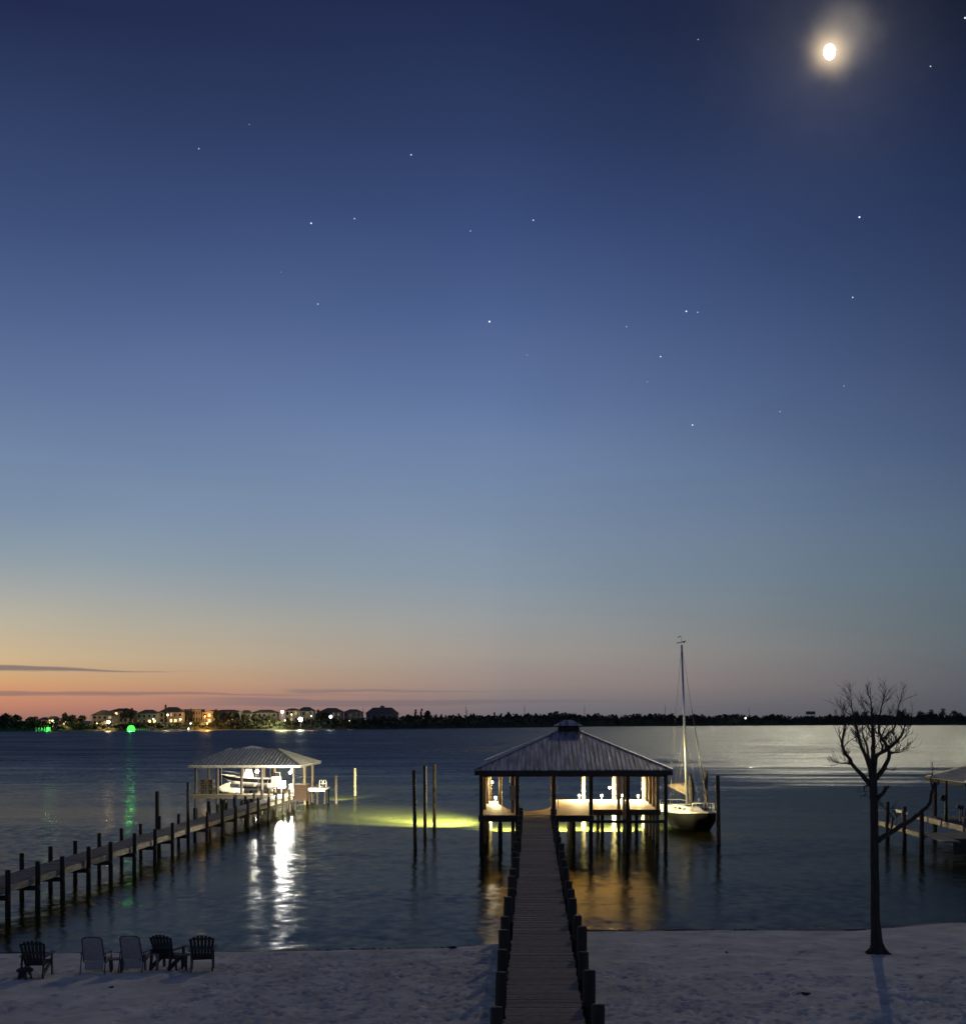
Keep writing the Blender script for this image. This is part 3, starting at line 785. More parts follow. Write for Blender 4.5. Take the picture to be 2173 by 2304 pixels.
# extension to the right: lit low platform
ex = thing('swim_platform', 'brightly lit low white platform right of the small boathouse', 'platform', (-18.9, 119, 0))
part('deck', MB().box(-20.0, -18.15, 117.4, 120.0, 1.28, 1.40), M_white, ex)
part('edge_board', MB().box(-20.0, -18.15, 117.32, 117.39, 1.12, 1.42), M_white, ex)
for x, y in ((-19.6, 117.6), (-18.9, 117.6), (-18.25, 117.6), (-18.25, 119.7), (-19.6, 119.7)):
    part('pile', pile_mb(x, y, -1.2, 1.3 if y > 118 else 1.75, .09), M_pile, ex, True)
t = thing('dock_ladder', 'white curved ladder rails at the right end of the lit platform', 'ladder', (-18.4, 118.2, 1.4))
for dx in (0, .34):
    part('rail', MB().tube([(-18.75 + dx, 118.0, 1.4), (-18.75 + dx, 118.0, 1.95), (-18.69 + dx, 118.0, 2.1), (-18.56 + dx, 118.0, 2.1), (-18.5 + dx, 118.0, 1.95), (-18.5 + dx, 118.0, 1.5)], .035, 8), M_white, t, True)
for z in (1.55, 1.8):
    part('rung', MB().bar((-18.75, 118.0, z), (-18.16, 118.0, z), .04, .04), M_white, t)
t = thing('dock_box', 'dark red brown slatted storage box right of the walkway end at the small boathouse', 'box', (-19.2, 110.4, LZ))
for j in range(5):
    part('slat', MB().box(-19.48, -18.55, 109.9, 109.94, .75 + j * .27, .99 + j * .27), M_brown, t)
part('body', MB().box(-19.46, -18.57, 109.94, 111.0, .75, 2.08), M_brown, t)
part('lid', MB().box(-19.5, -18.53, 109.88, 111.04, 2.09, 2.15), M_canvas, t)
t = thing('crate_stack', 'dark stack of slatted traps on the left platform of the small boathouse', 'crates', (-27.2, 112, LZ))
for a in range(2):
    for c in range(3):
        x0, z0 = -27.75 + a * .62, LZ + c * .42
        part('trap', MB().box(x0, x0 + .05, 111.6, 112.3, z0, z0 + .38).box(x0 + .5, x0 + .55, 111.6, 112.3, z0, z0 + .38).box(x0, x0 + .55, 111.6, 112.3, z0, z0 + .04)
             .box(x0, x0 + .55, 111.6, 112.3, z0 + .35, z0 + .39).bar((x0, 111.6, z0), (x0 + .55, 111.6, z0 + .38), .02, .04).bar((x0 + .55, 111.6, z0), (x0, 111.6, z0 + .38), .02, .04)
             .box(x0 + .02, x0 + .53, 111.95, 112.0, z0, z0 + .37), M_beam, t)

def hull_mb(L, B, dep, sheer_bow=.35, trans=.8, nx_=12):
    """hull along +X (bow at +X), deck edge at z=0..sheer, keel at -dep"""
    st = []
    for i in range(nx_ + 1):
        t = i / nx_; x = -L / 2 + L * t
        w = B / 2 * (trans + (1 - trans) * math.sin(min(1, t / .5) * math.pi / 2)) if t < .5 else B / 2 * math.sqrt(max(0, 1 - ((t - .5) / .5) ** 2.3))
        w = max(w, .015)
        zs = sheer_bow * t ** 2
        k = dep * (1 - max(0, (t - .75) / .25) ** 2 * .75)
        st.append([(x, w, zs), (x - .0, w * .93, zs - k * .45), (x - .12 * t, w * .62, zs - k * .85), (x - .22 * t, 0, zs * .6 - k)])
    vs, fs = [], []
    for s in st:
        vs += s + [(p[0], -p[1], p[2]) for p in reversed(s[:3])]
    for i in range(nx_):
        for k in range(6):
            fs.append((i * 7 + k, i * 7 + k + 1, (i + 1) * 7 + k + 1, (i + 1) * 7 + k))
    fs.append(tuple(range(7)))
    return vs, fs, st

def xf(mb, loc, rz, sc=1):
    c, s = math.cos(rz), math.sin(rz)
    mb.v = [(loc[0] + sc * (x * c - y * s), loc[1] + sc * (x * s + y * c), loc[2] + sc * z) for x, y, z in mb.v]
    return mb

# motor boat on the lift
def motorboat(name, label, loc, rz, L, B, top=True, boot=True):
    t = thing(name, label, 'motor boat', (loc[0], loc[1], loc[2] - .8))
    vs, fs, st = hull_mb(L, B, .85, .35, .85)
    part('hull', xf(MB().add(vs, fs), loc, rz), M_white, t, True)
    if boot:
        sb = MB()
        for i in range(len(st) - 1):
            for sg in (1, -1):
                a, c = st[i], st[i + 1]
                sb.add([(a[0][0], sg * (a[0][1] + .012), a[0][2] - .05), (c[0][0], sg * (c[0][1] + .012), c[0][2] - .05),
                        (c[1][0], sg * (c[1][1] + .012), c[1][2]), (a[1][0], sg * (a[1][1] + .012), a[1][2])], [(0, 1, 2, 3)])
        part('dark_stripe', xf(sb, loc, rz), M_navy, t)
    dk = MB()
    for i in range(len(st) - 1):
        a, c = st[i], st[i + 1]
        dk.add([(a[0][0], -a[0][1], a[0][2] - .06), (c[0][0], -c[0][1], c[0][2] - .06), (c[0][0], c[0][1], c[0][2] - .06), (a[0][0], a[0][1], a[0][2] - .06)], [(0, 1, 2, 3)])
    part('deck', xf(dk, loc, rz), M_white, t)
    part('console', xf(MB().add([(-.5, -.4, 0), (.4, -.4, 0), (.4, .4, 0), (-.5, .4, 0), (-.3, -.35, .8), (.15, -.35, .8), (.15, .35, .8), (-.3, .35, .8)],
        [(0, 1, 5, 4), (1, 2, 6, 5), (2, 3, 7, 6), (3, 0, 4, 7), (4, 5, 6, 7)]), loc, rz), M_white, t)
    part('windscreen', xf(MB().bar((.25, -.33, .95), (.25, .33, .95), .03, .35), loc, rz), M_glassd, t)
    part('outboard_motor', xf(MB().box(-L / 2 - .45, -L / 2 - .05, -.2, .2, -.1, .5).box(-L / 2 - .3, -L / 2 - .12, -.08, .08, -.8, -.1), loc, rz), M_white, t)
    if top:
        f = MB()
        for x in (-.8, .5):
            for y in (-.6, .6): f.tube([(x, y, -.05), (x * .9, y, 1.15)], .025, 6)
        part('top_frame', xf(f, loc, rz), M_alu, t)
        part('sun_top', xf(MB().prism([(-1.1, -.75), (.8, -.75), (.95, 0), (.8, .75), (-1.1, .75)], 1.15, 1.22), loc, rz), M_canvas, t)
    part('bow_rail', xf(MB().tube([(L * .1, B * .46, .05), (L * .1, B * .44, .4), (L * .35, B * .25, .55), (L * .47, 0, .62), (L * .35, -B * .25, .55), (L * .1, -B * .44, .4), (L * .1, -B * .46, .05)], .02, 6), loc, rz), M_alu, t)
    return t
motorboat('motor_boat', 'white motor boat with dark stripe and sun top raised under the left roof', (-24.6, 116.0, 2.35), R(183), 4.6, 1.9)
motorboat('motor_boat', 'small white open boat at the brightly lit right side of the left boathouse', (-21.9, 114.6, 1.75), R(110), 3.6, 1.5, False, False)
lf = thing('boat_lift', 'dark cradle lift under the raised motor boat in the left boathouse', 'boat lift', (-24.6, 116, .9))
for y in (115.2, 116.8):
    part('bunk', MB().bar((-26.6, y, 1.42), (-22.8, y, 1.42), .12, .16), M_beam, lf)
for x in (-26.3, -23.2):
    part('cradle_beam', MB().bar((x, 113.6, 1.26), (x, 118.6, 1.26), .12, .16), M_alu, lf)
    for y in (113.5, 118.7):
        part('lift_cable', MB().tube([(x, y, 1.3), (x, y, 3.5)], .02, 5), M_wire, lf)
js = thing('jet_ski', 'small white jet ski parked on the front deck of the left boathouse', 'jet ski', (-26.0, 112.2, LZ))
vs, fs, st = hull_mb(2.3, .95, .45, .15, .7, 8)
part('hull', xf(MB().add(vs, fs), (-25.4, 112.3, LZ + .46), R(185)), M_white, js, True)
part('seat', xf(MB().bar((-.85, 0, .2), (.1, 0, .3), .34, .26), (-25.4, 112.3, LZ + .46), R(185)), M_plastic, js)
part('cowl', xf(MB().add([(-.1, -.3, 0), (.95, -.12, .05), (.95, .12, .05), (-.1, .3, 0), (-.1, -.18, .5), (.3, -.12, .42), (.3, .12, .42), (-.1, .18, .5)],
     [(0, 1, 5, 4), (1, 2, 6, 5), (2, 3, 7, 6), (3, 0, 4, 7), (4, 5, 6, 7)]), (-25.4, 112.3, LZ + .46), R(185)), M_white, js)
part('handlebar', xf(MB().bar((0, -.35, .6), (0, .35, .6), .04, .04), (-25.4, 112.3, LZ + .46), R(185)), M_metal, js)
# lights of the left boathouse
t = thing('flood_lamp', 'blinding white flood lamp at the front right of the small left boathouse', 'lamp', (-20.95, 110.7, LZ))
part('stand', MB().tube([(-20.75, 110.9, LZ), (-20.75, 110.9, 2.1)], .035, 8), M_metal, t)
part('housing', MB().box(-21.1, -20.4, 110.92, 111.05, 1.75, 2.35), M_metal, t)
part('lens', MB().box(-21.04, -20.46, 110.86, 110.92, 1.8, 2.3), emit('flood_lens', (1, .98, .9), 110), t)
lamp('lamp_light', 'POINT', (-20.75, 110.55, 2.05), 2600, (1, .93, .78), t, .16)
def hang(p, e, label, r=.13, st=60):
    t = thing('hanging_lamp', label, 'lamp', p, 'white lamps under the left boathouse roof')
    part('cord', MB().tube([(p[0], p[1], p[2] + r), (p[0], p[1], 3.55)], .012, 5), M_metal, t)
    part('globe', MB().ball(p, r, 10, 6), E_white, t, True)
    lamp('lamp_light', 'POINT', (p[0], p[1] - r - .12, p[2] - .05), e, (1, .93, .76), t, .1)
hang((-23.4, 114, 3.0), 300, 'bright white lamp above the raised boat under the left roof', .15)
hang((-20.7, 114.6, 2.9), 300, 'bright white lamp near the right posts under the left roof', .12)
hang((-21.3, 119.0, 2.9), 130, 'white lamp far back under the left boathouse roof', .14)
GL2 = (1, .95, .45)
under((-18.3, 120.2, 1.15), (-17.2, 134, 0), 130000, GL2, 'small green yellow light under the platform right of the left boathouse', 40, .9)
solo('deck_locker', MB().box(-20.9, -20.0, 115.2, 116.2, LZ, LZ + .6).box(-20.95, -19.95, 115.15, 116.25, LZ + .61, LZ + .66), M_white, 'white locker on the right deck of the small left boathouse', 'locker', (-20.4, 115.7, LZ))

# ------------------------------------------------------------------ sailboat
bow, stern = Vector((11.42, 87.9, 0)), Vector((9.72, 96.2, 0))
ctr = (bow + stern) / 2; Lb = (bow - stern).length; rb_ = math.atan2(bow.y - stern.y, bow.x - stern.x)
FB = 1.0
sb = thing('sailboat', 'sailboat with dark hull, white deck and tall bare mast moored right of the boathouse', 'sailboat', (ctr.x, ctr.y, 0))
Lc = (ctr.x, ctr.y, FB)
vs, fs, st = hull_mb(Lb, 2.7, 1.5, .30, .72, 18)
part('hull', xf(MB().add(vs, fs), Lc, rb_), M_navy, sb, True)
dk = MB(); tr = MB()
for i in range(len(st) - 1):
    a, c = st[i], st[i + 1]
    dk.add([(a[0][0], -a[0][1], a[0][2] + .01), (c[0][0], -c[0][1], c[0][2] + .01), (c[0][0], 0, c[0][2] + .07), (c[0][0], c[0][1], c[0][2] + .01), (a[0][0], a[0][1], a[0][2] + .01), (a[0][0], 0, a[0][2] + .07)],
           [(0, 1, 2, 5), (5, 2, 3, 4)])
    for sg in (1, -1):
        tr.bar((a[0][0], sg * a[0][1], a[0][2] + .02), (c[0][0], sg * c[0][1], c[0][2] + .02), .06, .10)
part('deck', xf(dk, Lc, rb_), M_white, sb)
part('toe_rail', xf(tr, Lc, rb_), M_white, sb)
cb = MB()
cb.add([(-1.2, -.8, .05), (1.9, -.5, .2), (1.9, .5, .2), (-1.2, .8, .05), (-1.2, -.65, .55), (1.4, -.36, .48), (1.4, .36, .48), (-1.2, .65, .55)],
       [(0, 1, 5, 4), (1, 2, 6, 5), (2, 3, 7, 6), (3, 0, 4, 7), (4, 5, 6, 7)])
cabin = part('cabin', xf(cb, Lc, rb_), M_white, sb)
for sg in (1, -1):
    for x in (-.8, 0, .8):
        part('porthole', xf(MB().bar((x - .2, sg * (.68 - (x + .8) * .1), .33), (x + .2, sg * (.645 - (x + .8) * .1), .33), .05, .13), Lc, rb_), M_glassd, cabin)
part('hatch', xf(MB().box(.2, .8, -.28, .28, .52, .58), Lc, rb_), M_glassd, cabin)
part('cockpit_coaming', xf(MB().bar((-3.6, -.8, .22), (-1.2, -.85, .25), .12, .36).bar((-3.6, .8, .22), (-1.2, .85, .25), .12, .36).bar((-3.6, -.8, .22), (-3.6, .8, .22), .12, .36), Lc, rb_), M_white, sb)
part('cockpit_seat', xf(MB().box(-3.5, -1.3, -.7, -.3, .05, .15).box(-3.5, -1.3, .3, .7, .05, .15), Lc, rb_), M_canvas, sb)
def rail(pts, r=.018, name='rail'): part(name, xf(MB().tube(pts, r, 6), Lc, rb_), M_alu, sb, True)
rail([(3.2, .75, .25), (3.2, .75, .85), (4.15, .12, .95), (4.15, -.12, .95), (3.2, -.75, .85), (3.2, -.75, .25)], .022, 'pulpit')
rail([(-3.4, .95, .05), (-3.4, .95, .65), (-4.15, .8, .68), (-4.15, -.8, .68), (-3.4, -.95, .65), (-3.4, -.95, .05)], .022, 'pushpit')
for sg in (1, -1):
    prevp = (-3.4, .95 * sg, .6)
    for x, w in ((-2.0, 1.22), (-.5, 1.30), (1.0, 1.22), (2.2, 1.0), (3.2, .75)):
        z0 = .3 * ((x + Lb / 2) / Lb) ** 2
        rail([(x, w * sg, z0), (x, w * sg, z0 + .6)], .016, 'stanchion')
        for dz in (0, -.28):
            rail([(prevp[0], prevp[1], prevp[2] + dz), (x, w * sg, z0 + .58 + dz)], .008, 'lifeline')
        prevp = (x, w * sg, z0 + .58)
# rig
mb0 = Vector((10.50, 92.0, FB + .55)); mt = Vector((10.13, 92.0, 12.5))
part('mast', MB().tube([mb0 - Vector((0, 0, .4)), mb0.lerp(mt, .5), mt], [.085, .08, .06], 10), M_alu, sb, True)
bd = Vector((math.cos(rb_), math.sin(rb_), 0))
gs = mb0 + Vector((0, 0, .75)); be = gs - bd * 3.4 + Vector((-.25, 0, .45))
part('boom', MB().tube([gs, be], .05, 8), M_alu, sb)
cv = MB()
ring = []
for i in range(8):
    t = i / 7; c = gs.lerp(be, .04 + .92 * t); hgt = .62 * (1 - t) ** .8 + .16
    cvp = [(c + Vector((0, 0, hgt))), c + Vector((.09, 0, hgt * .5)), c + Vector((.13, 0, -.02)), c + Vector((0, 0, -.12)), c + Vector((-.13, 0, -.02)), c + Vector((-.09, 0, hgt * .5))]
    ring += cvp
fs = [(i * 6 + k, i * 6 + (k + 1) % 6, (i + 1) * 6 + (k + 1) % 6, (i + 1) * 6 + k) for i in range(7) for k in range(6)]
fs += [tuple(range(5, -1, -1)), tuple(range(42, 48))]
part('sail_cover', cv.add(ring, fs), M_canvas, sb, True)
pk = Vector((10.72, 91.4, 0))
part('folded_sail_bag', MB().tube([pk + Vector((-.03, 0, 1.55)), pk + Vector((0, 0, 1.9)), pk + Vector((0, 0, 2.6)), pk + Vector((-.05, 0, 3.3)), pk + Vector((-.08, 0, 3.7))], [.07, .19, .22, .15, .05], 10), M_blackcan, sb, True)
sprz = EYE - (1400 + 905 / 3.823 - PY) * 92 / FPX
sc0 = mb0.lerp(mt, (sprz - mb0.z) / (mt.z - mb0.z))
side = Vector((-bd.y, bd.x, 0)); spL, spR = sc0 + Vector((-.72, 0, 0)), sc0 + Vector((.68, 0, 0))
part('spreader', MB().tube([spL, spR], .022, 6), M_alu, sb)
wires = [(mt, bow + Vector((0, 0, 1.3)), .012), (mt, stern + Vector((0, 0, 1.05)), .012), (mt, spL, .010), (mt, spR, .010),
         (spL, Vector((9.35, 92.2, 1.2)), .020), (spR, Vector((11.75, 91.9, 1.2)), .016), (sc0, Vector((9.5, 92.9, 1.2)), .012), (sc0, Vector((11.4, 91.0, 1.2)), .012),
         (sc0 - Vector((0, 0, .2)), Vector((9.95, 93.8, 1.2)), .010), (mt, be, .008), (sc0 + Vector((0, 0, .4)), Vector((10.1, 93.0, 2.0)), .008), (sc0, Vector((11.2, 90.2, 1.25)), .012)]
for a, c, r in wires: part('stay', MB().tube([a, c], r * .55, 5), M_wire, sb)
part('furled_jib', MB().tube([bow + Vector((-.0, .2, 1.7)), (bow + Vector((0, 0, 1.3))).lerp(mt, .45), (bow + Vector((0, 0, 1.3))).lerp(mt, .6)], [.03, .035, .02], 6), M_wire, sb, True)
part('masthead_vane', MB().tube([mt, mt + Vector((-.02, 0, .55))], .012, 5).bar(mt + Vector((-.35, 0, .12)), mt + Vector((.32, 0, .28)), .02, .05).bar(mt + Vector((-.28, 0, .52)), mt + Vector((-.05, 0, .6)), .02, .05).ball(mt + Vector((.15, 0, .2)), .07, 6, 4), M_metal, sb)

# ------------------------------------------------------------------ right dock
rd = thing('right_dock', 'dark wooden dock with pale edge boards at the right edge behind the bare tree', 'dock', (24, 78, 0))
part('catwalk', MB().box(21.4, 22.2, 70, 84, .98, 1.06), M_plankdark, rd)
part('edge_board', MB().box(21.33, 21.39, 77.5, 84, .86, 1.12), M_string, rd)
part('edge_board', MB().box(21.33, 21.39, 73.4, 77.2, .86, 1.12), M_string, rd)
part('deck', MB().box(24.45, 38, 71.8, 86, 1.05, 1.18), M_plankdark, rd)
part('deck', MB().box(22.25, 24.4, 71.6, 75.4, .98, 1.06), M_plankdark, rd)
part('skirt_board', MB().box(22.3, 38, 71.5, 71.58, .2, 1.04), M_beam, rd)
part('edge_board', MB().box(24.37, 24.44, 80.6, 85.8, 1.02, 1.34), M_string, rd)
part('edge_board', MB().box(24.37, 24.44, 76.4, 80.3, 1.02, 1.34), M_string, rd)
part('rail', MB().box(21.35, 21.43, 77.0, 79.4, 1.95, 2.10), M_white, rd)
for y in (77.1, 78.2, 79.3):
    part('baluster', MB().box(21.36, 21.42, y - .03, y + .03, 1.1, 1.95), M_string, rd)
for x, y, z in ((21.3, 81.0, 2.45), (21.3, 77.3, 2.4), (21.2, 73.5, 2.3), (21.35, 84.2, 2.2)):
    part('piling', pile_mb(x, y, -1.2, z, .13), M_pile, rd, True)
for x in (23.5, 26, 29, 32):
    part('piling', pile_mb(x, 72, -1.2, 1.04, .14), M_pile, rd, True)
rp = part('power_post', pile_mb(24.9, 81.2, 1.1, 3.72, .085), M_pile, rd, True)
t = thing('power_meter', 'round dark meter box on the slim post of the right dock', 'meter', (24.72, 81.0, 2.6))
part('body', MB().tube([(24.66, 81.1, 2.68), (24.66, 80.9, 2.68)], .20, 14), M_plastic, t)
part('face', MB().tube([(24.66, 80.9, 2.68), (24.66, 80.87, 2.68)], .13, 12), M_glassd, t)
part('conduit', MB().tube([(24.76, 81.0, 2.4), (24.76, 81.0, 1.2)], .03, 6), M_metal, t)
rh = thing('dark_boathouse', 'dark roofed boathouse cut by the right edge of the picture', 'boathouse', (31, 82, 0))
hip_roof(rh, 25.8, 37, 80.5, 88.6, 3.62, 29.6, 33.2, 84.3, 84.8, 5.05, M_tin, M_rib, M_beam, .3)
for x, y in ((26.25, 81.0), (26.3, 88.2), (31, 81), (36.6, 81), (36.6, 88.2)):
    part('post', pile_mb(x, y, -1, 3.6, .14), M_pile, rh, True)
part('fascia_board', MB().bar((25.8, 80.5, 3.48), (37, 80.5, 3.48), .04, .22), M_beam, rh)
part('fascia_board', MB().bar((25.8, 80.5, 3.48), (25.8, 88.6, 3.48), .04, .22), M_beam, rh)
t = thing('dock_bench', 'small dark slatted bench on the right dock near the picture edge', 'bench', (25.6, 79.2, 1.18))
part('seat', MB().box(25.2, 26.3, 78.9, 79.3, 1.58, 1.64), M_plankdark, t)
for j in range(6): part('back_slat', MB().box(25.22 + j * .19, 25.32 + j * .19, 79.3, 79.34, 1.62, 2.1), M_plankdark, t)
for x in (25.25, 26.2): part('leg', MB().box(x, x + .07, 78.92, 79.28, 1.18, 1.58), M_plankdark, t)
t = thing('davit_winch', 'small grey winch on a bracket at the right dock edge', 'winch', (25.6, 80.2, 2))
part('drum', MB().tube([(25.35, 80.6, 2.18), (25.75, 80.6, 2.12)], .11, 10), M_metal, t)
part('post', MB().tube([(25.55, 80.6, 1.18), (25.55, 80.6, 2.1)], .04, 6), M_metal, t)

# ------------------------------------------------------------------ bare tree
TY = 40.2
tg = ground(10.28, TY)
def TP(u, v, dy=0.0):
    return XZ(1800 + u / 3.014, 1520 + v / 3.014, TY + dy) if True else None
tree = thing('bare_tree', 'leafless tree with thick trunk and knotty bare limbs on the beach at right', 'tree', (10.28, TY, tg))
def smooth_path(pts, rs, jit=.0, sub=3):
    out, ro = [], []
    for i in range(len(pts) - 1):
        for k in range(sub):
            t = k / sub
            p0 = pts[max(i - 1, 0)]; p1 = pts[i]; p2 = pts[i + 1]; p3 = pts[min(i + 2, len(pts) - 1)]
            p = .5 * ((2 * p1) + (-p0 + p2) * t + (2 * p0 - 5 * p1 + 4 * p2 - p3) * t * t + (-p0 + 3 * p1 - 3 * p2 + p3) * t ** 3)
            if jit and (i or k): p = p + Vector([random.uniform(-1, 1) * jit for _ in range(3)])
            out.append(p); ro.append(rs[i] * (1 - t) + rs[i + 1] * t)
    out.append(pts[-1]); ro.append(rs[-1]); return out, ro
base = TP(520, 1868); base.z = tg - .15
tp = [base, TP(519, 1820), TP(510, 1650), TP(505, 1300), TP(502, 1000), TP(498, 820), TP(496, 700), TP(497, 620)]
p, r = smooth_path(tp, [.30, .19, .14, .128, .122, .12, .118, .08], .008)
part('trunk', MB().tube(p, r, 14), M_bark, tree, True)
for a_ in (.4, 1.5, 2.6, 3.5, 4.4, 5.6):
    c0 = Vector((10.29, TY, tg)); dr = Vector((math.cos(a_), math.sin(a_), 0)); L_ = random.uniform(.35, .6)
    part('root', MB().tube([c0 + dr * .10 + Vector((0, 0, .26)), c0 + dr * .22 + Vector((0, 0, .09)), c0 + dr * L_ + Vector((0, 0, -.03))], [.09, .07, .025], 7), M_bark, tree, True)
twigs = MB()
def twig(p, d, L, r, depth):
    d = d.normalized(); pts = [p]; q_ = p; dd = d
    n_ = 4
    for i in range(n_):
        dd = (dd + Vector((random.uniform(-.28, .28), random.uniform(-.28, .28), random.uniform(-.15, .22)))).normalized()
        q_ = q_ + dd * L / n_; pts.append(q_)
    twigs.tube(pts, [r * (1 - .7 * i / n_) for i in range(n_ + 1)], 5 if depth > 1 else 4, False)
    if depth > 0:
        for k in range(random.choice((2, 3, 3, 4))):
            i = random.randint(1, n_); s = Vector((random.uniform(-1, 1), random.uniform(-1, 1), random.uniform(-.1, 1)))
            twig(pts[i], dd * .8 + s * .8, L * random.uniform(.5, .85), r * .6, depth - 1)
def limb(uvd, rs, nt=7, tl=.5, d0=1.5, name='limb'):
    pts = [TP(u_, v_, dy_) for u_, v_, dy_ in uvd]
    p, r = smooth_path(pts, rs, .014)
    part(name, MB().tube(p, r, 8), M_bark, tree, True)
    nt = int(nt * 1.5)
    for k in range(nt):
        i = int(len(p) * (.3 + .68 * (k + random.random()) / nt)); i = min(i, len(p) - 2)
        d = (p[i + 1] - p[i]).normalized()
        s = Vector((random.uniform(-1.3, 1.3), random.uniform(-1, 1), random.uniform(-.1, .6)))
        twig(p[i], d * .6 + s, tl * random.uniform(.5, 1.2), max(.008, r[i] * .36), 2)
    d = (p[-1] - p[-2]).normalized()
    for k in range(3): twig(p[-1], d + Vector((random.uniform(-.5, .5), random.uniform(-.6, .6), .2)), tl * .8, r[-1] * .8, 2)
limb([(497, 660, 0), (496, 560, .1), (495, 460, .1), (491, 350, 0), (486, 260, -.1), (480, 180, -.1)], [.10, .075, .06, .045, .03, .014], 9, .45)
limb([(488, 760, 0), (425, 680, .2), (372, 630, .35), (340, 575, .45), (300, 520, .5), (285, 470, .5), (296, 400, .4), (305, 345, .4), (300, 280, .4)], [.085, .07, .06, .055, .05, .042, .035, .025, .014], 9, .5)
limb([(485, 700, 0), (465, 600, -.2), (430, 520, -.4), (402, 440, -.5), (382, 350, -.5), (360, 260, -.6), (350, 200, -.6)], [.08, .06, .05, .045, .035, .02, .010], 9, .5)
limb([(512, 700, 0), (565, 635, .1), (598, 560, .2), (596, 500, .3), (562, 440, .3), (536, 385, .2), (532, 320, .1), (545, 240, .1), (562, 175, .1)], [.09, .07, .058, .052, .048, .042, .034, .022, .012], 9, .5)
limb([(505, 545, .05), (570, 512, -.2), (640, 462, -.5), (690, 400, -.7), (706, 350, -.8)], [.06, .052, .045, .032, .014], 8, .45)
limb([(598, 520, .2), (640, 525, .5), (690, 515, .7)], [.03, .024, .012], 5, .35)
limb([(575, 432, .25), (602, 388, .3), (642, 350, .4), (660, 240, .4), (682, 160, .4)], [.042, .034, .026, .014, .007], 6, .45)
limb([(470, 600, -.1), (450, 480, .4), (425, 400, .8), (430, 300, 1.0)], [.045, .035, .024, .012], 6, .45)
limb([(350, 600, .45), (300, 598, .5), (252, 594, .5)], [.028, .022, .008], 4, .3)
limb([(462, 745, 0), (430, 762, .1), (442, 800, .15)], [.03, .022, .008], 2, .2)
limb([(560, 640, .1), (590, 637, .1), (615, 642, .1)], [.026, .02, .010], 1, .15)
limb([(515, 850, 0), (545, 815, -.1), (578, 776, -.2)], [.07, .062, .055], 0, .1, name='stub')
limb([(505, 640, 0), (520, 560, -.5), (560, 500, -.9), (545, 430, -1.1), (590, 340, -1.2)], [.05, .04, .032, .022, .012], 6, .4)
limb([(525, 1125, 0), (600, 1072, .1), (690, 1020, .2), (780, 960, .3), (840, 910, .3), (880, 862, .3), (892, 790, .3), (908, 760, .3)], [.085, .075, .068, .062, .055, .048, .045, .04], 2, .2, name='low_limb')
limb([(905, 770, .3), (884, 720, .3), (898, 660, .3), (900, 620, .3)], [.028, .022, .014, .006], 3, .16)
limb([(612, 1066, .1), (628, 985, .1), (612, 940, .1), (560, 888, .1)], [.03, .024, .016, .006], 4, .3)
limb([(626, 985, .1), (650, 965, .1), (670, 950, .1)], [.016, .012, .006], 2, .2)
part('twigs', twigs, M_bark, tree, kind='stuff')

# ------------------------------------------------------------------ beach chairs
def adirondack(loc, rz, label):
    t = thing('adirondack_chair', label, 'chair', loc, 'beach chairs facing the water', rz)
    m = M_plastic
    # local: sitter looks towards +Y, back leans to -Y
    def pt(name, mb): return put(name, mb.mesh(name, m), t)
    for j in range(7):
        a = (j - 3) * R(1.9); x = (j - 3) * .078
        h = .88 - (j - 3) ** 2 * .012
        p0 = Vector((x, -.12, .30)); p1 = p0 + Vector((math.sin(a) * h, -.33 * h, math.cos(a) * h * .82))
        pt('back_slat', MB().bar(p0, p1, .076, .022, (0, 1, .35)))
    for j in range(6):
        y = -.1 + j * .095; pt('seat_slat', MB().box(-.27, .27, y, y + .08, .30 + j * .012, .322 + j * .012))
    pt('back_rail', MB().bar((-.30, -.27, .66), (.30, -.27, .66), .03, .09)); pt('back_rail', MB().bar((-.27, -.36, .92), (.27, -.36, .92), .03, .06))
    for s in (-1, 1):
        pt('armrest', MB().add([(s * .26, -.32, .56), (s * .36, -.32, .56), (s * .42, .35, .58), (s * .40, .48, .58), (s * .27, .48, .58), (s * .26, -.32, .59), (s * .36, -.32, .59), (s * .42, .35, .61), (s * .40, .48, .61), (s * .27, .48, .61)],
            [(4, 3, 2, 1, 0), (5, 6, 7, 8, 9), (0, 1, 6, 5), (1, 2, 7, 6), (2, 3, 8, 7), (3, 4, 9, 8), (4, 0, 5, 9)]))
        pt('leg', MB().bar((s * .31, .40, -.04), (s * .31, .36, .57), .03, .12, (0, 1, 0)))
        pt('leg', MB().bar((s * .29, -.42, -.04), (s * .29, -.30, .57), .035, .10, (0, 1, 0)))
        pt('side_rail', MB().bar((s * .285, -.45, .06), (s * .285, .42, .36), .03, .13))
    return t
